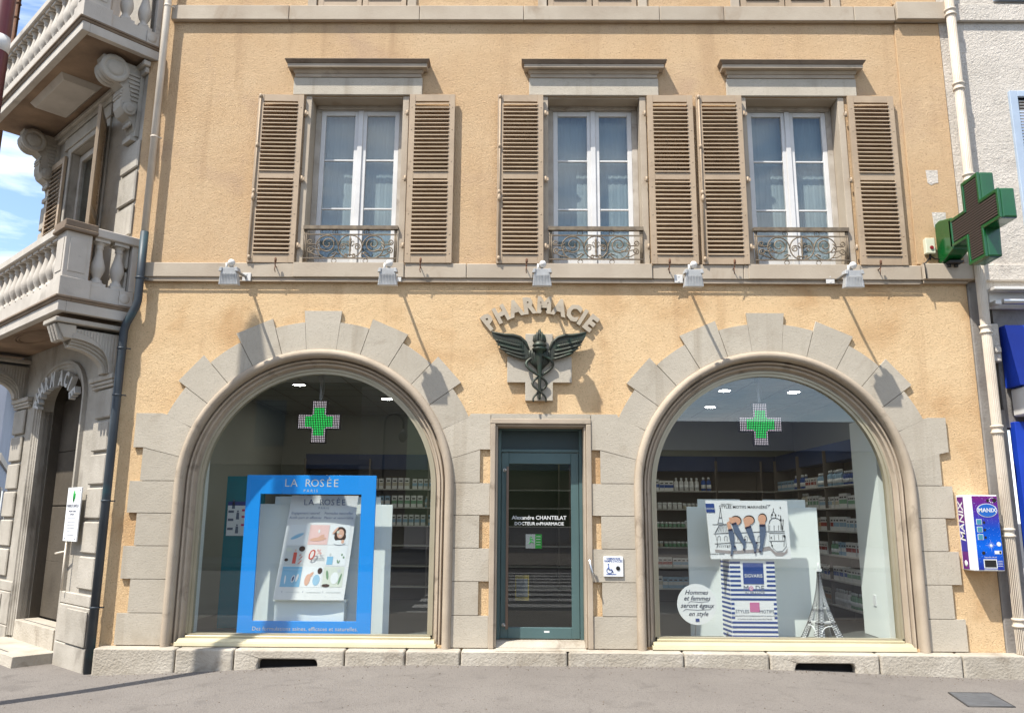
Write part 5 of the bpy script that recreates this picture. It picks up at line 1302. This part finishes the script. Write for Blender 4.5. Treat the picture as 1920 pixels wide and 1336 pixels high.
line(mb, [(400, 680), (440, 850), (420, 920)], .002)
line(mb, [(1360, 490), (1370, 440), (1410, 395), (1460, 385), (1520, 400), (1570, 450), (1580, 500)], .0035); line(mb, [(1395, 390), (1400, 330), (1435, 270), (1440, 215)], .003); line(mb, [(1480, 390), (1475, 330), (1440, 270)], .003)
line(mb, [(1330, 630), (1640, 625)], .003); line(mb, [(1345, 500), (1350, 620)], .002); line(mb, [(1580, 500), (1600, 620)], .002)
for y in (660, 800): line(mb, [(1360, y), (1640, y)], .0025)
for x in (1370, 1450, 1530, 1600): line(mb, [(x, 520), (x, 610)], .0025); line(mb, [(x, 690), (x+5, 780)], .002)
line(mb, [(1395, 830), (1430, 930), (1500, 990), (1600, 980), (1670, 900), (1650, 700)], .0025)
for x, y, r in ((1530, 340, .006), (1568, 420, .012), (1610, 430, .006), (1400, 740, .007), (1395, 825, .007), (1412, 880, .009), (1630, 710, .012), (620, 903, .008), (1560, 205, .007), (1415, 330, .009), (1475, 335, .009)):
    X, Z = z7(x, y); mb.prism([(X+r*cos(k*pi/4), Z+r*1.3*sin(k*pi/4)) for k in range(8)], yb-.004, yb-.001)
line(mb, [(1568, 340), (1575, 600)], .004); line(mb, [(1612, 410), (1605, 600)], .0035); line(mb, [(1640, 720), (1625, 900)], .0025)
X, Z = z7(895, 195); mb.text('STYLES MOTIFS MARINIÈRE', X, Z, yb-.002, .047, .001, offset=.0002); X, Z = z7(600, 145); mb.text('NOUVEAU', X, Z, yb-.002, .028, .001); X, Z = z7(430, 1035); mb.text('HOMME & FEMME', X, Z, yb-.002, .022, .001)
line(mb, [(1310, 150), (1360, 160), (1380, 150), (1340, 190)], .0015)
rel(mb, HP, 'sketch', flat('ink_black', 40, 42, 46))
mb = MB()
sk = [(765, 440, 100, 82), (1000, 430, 100, 80), (1240, 400, 78, 85)]
mb.k = 1
for x, y, a, b in sk: poly(mb, [(x+a*1.02*cos(k*pi/10), y-6+b*1.08*sin(k*pi/10)) for k in range(20)], .004)
mb.k = 0
for x, y, a, b in sk: poly(mb, [(x-8+a*.93*cos(k*pi/10), y+4+b*.93*sin(k*pi/10)) for k in range(20)], .0065)
poly(mb, [(640, 380), (760, 370), (760, 460), (700, 500), (650, 450)], .007); poly(mb, [(600, 470), (650, 440), (700, 600), (625, 605)], .006); poly(mb, [(890, 400), (960, 380), (1020, 540), (930, 560)], .007); poly(mb, [(1185, 420), (1290, 430), (1285, 520), (1190, 520)], .007)
mb.k = 2
poly(mb, [(622, 590), (700, 580), (735, 700), (735, 890), (775, 920), (760, 950), (720, 950), (700, 1040), (665, 1070), (680, 900), (640, 720)], .0095)
poly(mb, [(690, 500), (770, 470), (860, 660), (905, 770), (935, 790), (940, 860), (915, 950), (895, 960), (890, 860), (800, 740), (730, 640)], .0095)
poly(mb, [(925, 560), (1030, 530), (1080, 680), (1110, 810), (1145, 830), (1140, 880), (1115, 1010), (1095, 1015), (1060, 850), (990, 720)], .0095)
poly(mb, [(1183, 515), (1287, 510), (1300, 640), (1270, 800), (1240, 950), (1230, 1010), (1170, 990), (1195, 860), (1190, 700)], .0095)
mb.k = 3
poly(mb, [(620, 590), (700, 578), (704, 612), (626, 622)], .012); poly(mb, [(684, 490), (764, 462), (776, 490), (700, 522)], .012); poly(mb, [(920, 555), (1032, 522), (1040, 552), (930, 585)], .012); poly(mb, [(1180, 502), (1288, 500), (1290, 538), (1184, 538)], .012)
for p in ((745, 900), (925, 775), (1135, 830), (680, 1055), (905, 950), (1105, 1005), (1195, 985)): poly(mb, [(p[0]+18*cos(k*pi/4), p[1]+20*sin(k*pi/4)) for k in range(8)], .0115)
mb.k = 4
poly(mb, [(218, 130), (372, 130), (392, 288), (238, 288)], .003)
rel(mb, HP, 'legs_picture', [flat('skin_print', 205, 156, 128), M_['black'], flat('stocking_blue', 84, 98, 122), flat('stocking_band', 38, 34, 58), NV])
mb = MB(); X, Z = z7(312, 222); mb.text('SIGVARIS', X, Z, yb-.0062, .026, .001); rel(mb, HP, 'logo', M_['white'])
# round sign
RS = thing('round_sign', 'round white card with handwritten words at the lower left of the right window', 'sign', (2.07, .37, .40))
mb = MB(); n = 40; mb.prism([(.225*cos(2*pi*k/n), .19+.225*sin(2*pi*k/n)) for k in range(n)], 0, .008); mb.build('card', M_['paper'], RS)
mb = MB(); INK = flat('ink_navy', 30, 34, 60)
for s_, z, x in (('Hommes', .32, -.005), ('et femmes', .255, 0), ('seront égaux', .175, 0), ('en style', .085, .01)): mb.text(s_, x, z, -.002, .072, .001, shear=.35, offset=.0004)
for z, x0, x1 in ((.222, -.10, .15), (.135, -.16, .17)): mb.tube([(x0, -.001, z-.02), (x0+.03, -.001, z), ((x0+x1)/2, -.001, z-.008), (x1-.02, -.001, z), (x1, -.001, z+.025)], .0022, 4)
mb.k = 1; mb.box(-.022, .022, -.003, -.001, .0, .035)
mb.build('handwriting', [INK, NV], RS)
mb = MB(); mb.tube([(0, .012, .1), (.02, .25, -.19)], .006, 6); mb.build('strut', M_['paper'], RS)
# little tower
ET = thing('tower_model', 'small white lattice tower model with black outlines in the right window', 'model', (3.50, .40, .197))
def tw(z): 
    h = z/.80
    return .165*(1-h)**1.9+.013 if h < 1 else .014
lv = [.0, .05, .10, .15, .19, .20, .26, .32, .35, .42, .49, .56, .63, .70, .76]
mb = MB(); lb = MB()
wd = lambda z: .075*(1-z/.80)**1.1+.012
for q in range(4):
    R_ = Matrix.Rotation(q*pi/2, 4, 'Z')
    mb.M = R_; lb.M = R_
    for sx in (-1, 1):
        for z0, z1 in zip(lv, lv[1:]):
            a0, a1, w0, w1 = tw(z0), tw(z1), min(wd(z0), tw(z0)), min(wd(z1), tw(z1))
            y_0, y_1 = -a0, -a1
            mb.add([(sx*a0, y_0, z0), (sx*(a0-w0), y_0, z0), (sx*(a1-w1), y_1, z1), (sx*a1, y_1, z1), (sx*a0, y_0+.006, z0), (sx*(a0-w0), y_0+.006, z0), (sx*(a1-w1), y_1+.006, z1), (sx*a1, y_1+.006, z1)], [(0, 1, 2, 3), (4, 7, 6, 5), (0, 3, 7, 4), (1, 5, 6, 2)])
            n_ = 2
            for i in range(n_):
                f0, f1 = i/n_, (i+1)/n_; L_ = lambda u, v, f: u+(v-u)*f
                A_ = (sx*L_(a0, a1, f0), L_(y_0, y_1, f0)-.003, L_(z0, z1, f0)); B_ = (sx*(L_(a0, a1, f0)-L_(w0, w1, f0)), A_[1], A_[2])
                C_ = (sx*L_(a0, a1, f1), L_(y_0, y_1, f1)-.003, L_(z0, z1, f1)); D_ = (sx*(L_(a0, a1, f1)-L_(w0, w1, f1)), C_[1], C_[2])
                lb.tube([A_, D_], .0026, 4, caps=False); lb.tube([B_, C_], .0026, 4, caps=False)
    lb.tube([(-tw(z), -tw(z)-.002, z) for z in lv], .0022, 4); lb.tube([(tw(z), -tw(z)-.002, z) for z in lv], .0022, 4)
    mb.tube([(-.10*cos(pi*k/12), -.15, .09+.08*sin(pi*k/12)) for k in range(13)], .006, 5)
mb.M = Matrix(); lb.M = Matrix()
mb.box(-.105, .105, -.105, .105, .185, .212); mb.box(-.062, .062, -.062, .062, .345, .365); mb.box(-.026, .026, -.026, .026, .765, .79); mb.tube([(0, 0, .78), (0, 0, .86)], .009, 6)
mb.build('frame', M_['paper'], ET)
lb.box(-.107, .107, -.107, -.1051, .188, .193); lb.box(-.107, .107, -.107, -.1051, .204, .208); lb.box(-.064, .064, -.064, -.0621, .350, .355)
lb.build('lattice', M_['black'], ET)
ET.rotation_euler = (0, 0, rad(12))

# ================================================================ THINGS AROUND THE CAMERA AND BEHIND
# maroon street pole near the left edge
SP_ = thing('street_pole', 'tall dark maroon street pole with white stickers at the top left edge', 'pole', (-5.21, -2.02, -.1))
mb = MB(); mb.lathe([(.13, 0), (.13, .9), (.105, 1.0), (.10, 8.3)], (0, 0, 0), 24); mb.build('shaft', M_['maroon'], SP_)
mb = MB()
mb.lathe([(.1025, 6.15), (.1025, 6.32)], (0, 0, 0), 24)
mb.build('sticker', M_['lampwhite'], SP_)
mb = MB(); mb.frus((-.11, .11, -.11, .11), (-.05, .05, -.05, .05), 8.3, 8.75); mb.build('lamp_head', M_['dkgrey'], SP_, bevel=.03)
TP = thing('thin_pole', 'thin rusty pole rising behind the upper balcony at the top left', 'pole', (-8.05, 2.2, 0))
mb = MB(); mb.tube([(0, 0, 0), (0, 0, 10.6)], .045, 10)
for z in (9.3, 9.55): mb.lathe([(.04, -.03), (.06, 0), (.04, .03)], (0, 0, z), 10)
mb.build('shaft', M_['rust'], TP)
# house beyond the corner, along the other street
HS = thing('far_house', 'pale blue-grey house with slate eaves seen under the left balcony bracket', 'house', (-16.6, 16.8, 0))
hd = Vector((-11.9, 20.0)); ang = math.atan2(hd.y, hd.x)
mb = MB(); Lh = hd.length
mb.box(-6, Lh, 0, 6, -.3, 5.6) 
HM = mb
hw_ = mb.build('wall', M_['farwall'], HS); HS.rotation_euler = (0, 0, ang)
mb = MB(); mb.prism([(-.7, 5.55), (3, 8.2), (3, 8.0), (-.7, 5.35)], -6.2, Lh, axis='x'); mb.build('roof', M_['slate'], HS)
mb = MB(); mb.box(-6, Lh, -.06, 0, 2.9, 3.1)
mb.build('string_band', M_['nwall'], HS)
for k in range(6):
    mb = MB(); mb.box(-3+k*4.2, -1.7+k*4.2, -.05, .02, 1.0, 2.3); w_ = mb.build('window', M_['nwall'], HS); mb = MB(); mb.box(-2.9+k*4.2, -1.8+k*4.2, -.07, -.051, 1.1, 2.2); mb.build('pane', M_['oppglass'], w_)
# opposite side of the street (seen only as reflections)
OB = thing('apartment_building', 'tall shaded building across the street, seen reflected in the windows', 'building', (-22, -29, 0))
mb = MB(); mb.box(-20, 15.3, -10, 4.5, -.3, 12.2); mb.build('wall', M_['oppwall'], OB)
mb = MB(); mb.box(-20, 15.6, 4.5, 5.1, 12.0, 12.5); mb.build('eaves', M_['slate'], OB)
for fl_ in range(3):
    mb = MB(); mb.box(8, 15.9, 4.51, 5.4, 3.6+fl_*3.4, 3.8+fl_*3.4); mb.build('balcony', M_['oppwall'], OB)
    for k in range(9):
        mb = MB(); mb.box(-18+k*3.6, -16.7+k*3.6, 4.45, 4.53, 1.0+fl_*3.4, 3.0+fl_*3.4); mb.build('window', M_['oppglass'], OB)
SLp = thing('street_lamp', 'swan-neck street lamp across the road, seen reflected in the left window', 'street lamp', (-4.0, -14.5, -.32))
mb = MB(); mb.tube([(0, 0, 0), (0, 0, 4.6)]+[(.28-.28*cos(a), 0, 4.6+.30*sin(a)) for a in [rad(k) for k in range(15, 181, 15)]]+[(.56, 0, 4.45)], .035, 8); mb.build('post', M_['dkgrey'], SLp)
mb = MB(); mb.lathe([(.03, 4.42), (.06, 4.38), (.15, 4.28), (.11, 4.10), (.04, 4.03)], (.56, 0, 0), 12); mb.build('lantern', M_['dkgrey'], SLp)
mb = MB(); 
for i in range(40):
    pass
xs = [-120+i*8 for i in range(40)]
vs = []; 
for x in xs: vs += [(x, -150, -.3), (x, -158, 13+4*sin(x*.05)+2.5*sin(x*.17+1)), (x, -260, 30+8*sin(x*.03+2))]
mb.smooth = True; mb.add(vs, [(3*i+j, 3*i+3+j, 3*i+4+j, 3*i+1+j) for i in range(39) for j in range(2)])
struct(mb.build('wooded_hills', M_['leaf']))
HB = thing('low_building', 'low row of houses farther down across the street, seen reflected', 'building', (12, -45, 0))
mb = MB(); mb.box(-8, 40, -8, 0, -.3, 6); mb.build('wall', M_['oppwall'], HB); mb = MB(); mb.prism([(.5, 6), (-4, 8.5), (-8.5, 6)], -8.3, 40.3, axis='x'); mb.build('roof', M_['slate'], HB)

# set the window displays close behind the glass
for o_ in C.objects:
    if o_.parent is None and o_.get('category') in ('display frame', 'display board', 'pedestal', 'display stand') or o_ in (PO, HP, RS):
        dy = (.12 if o_.location.x < 0 else .10) if o_.get('category') == 'display board' else (.05 if o_ in (RS, HP, SC) else .10); k_ = dy/9.7
        o_.location.y -= dy; o_.location.x *= (1-k_)
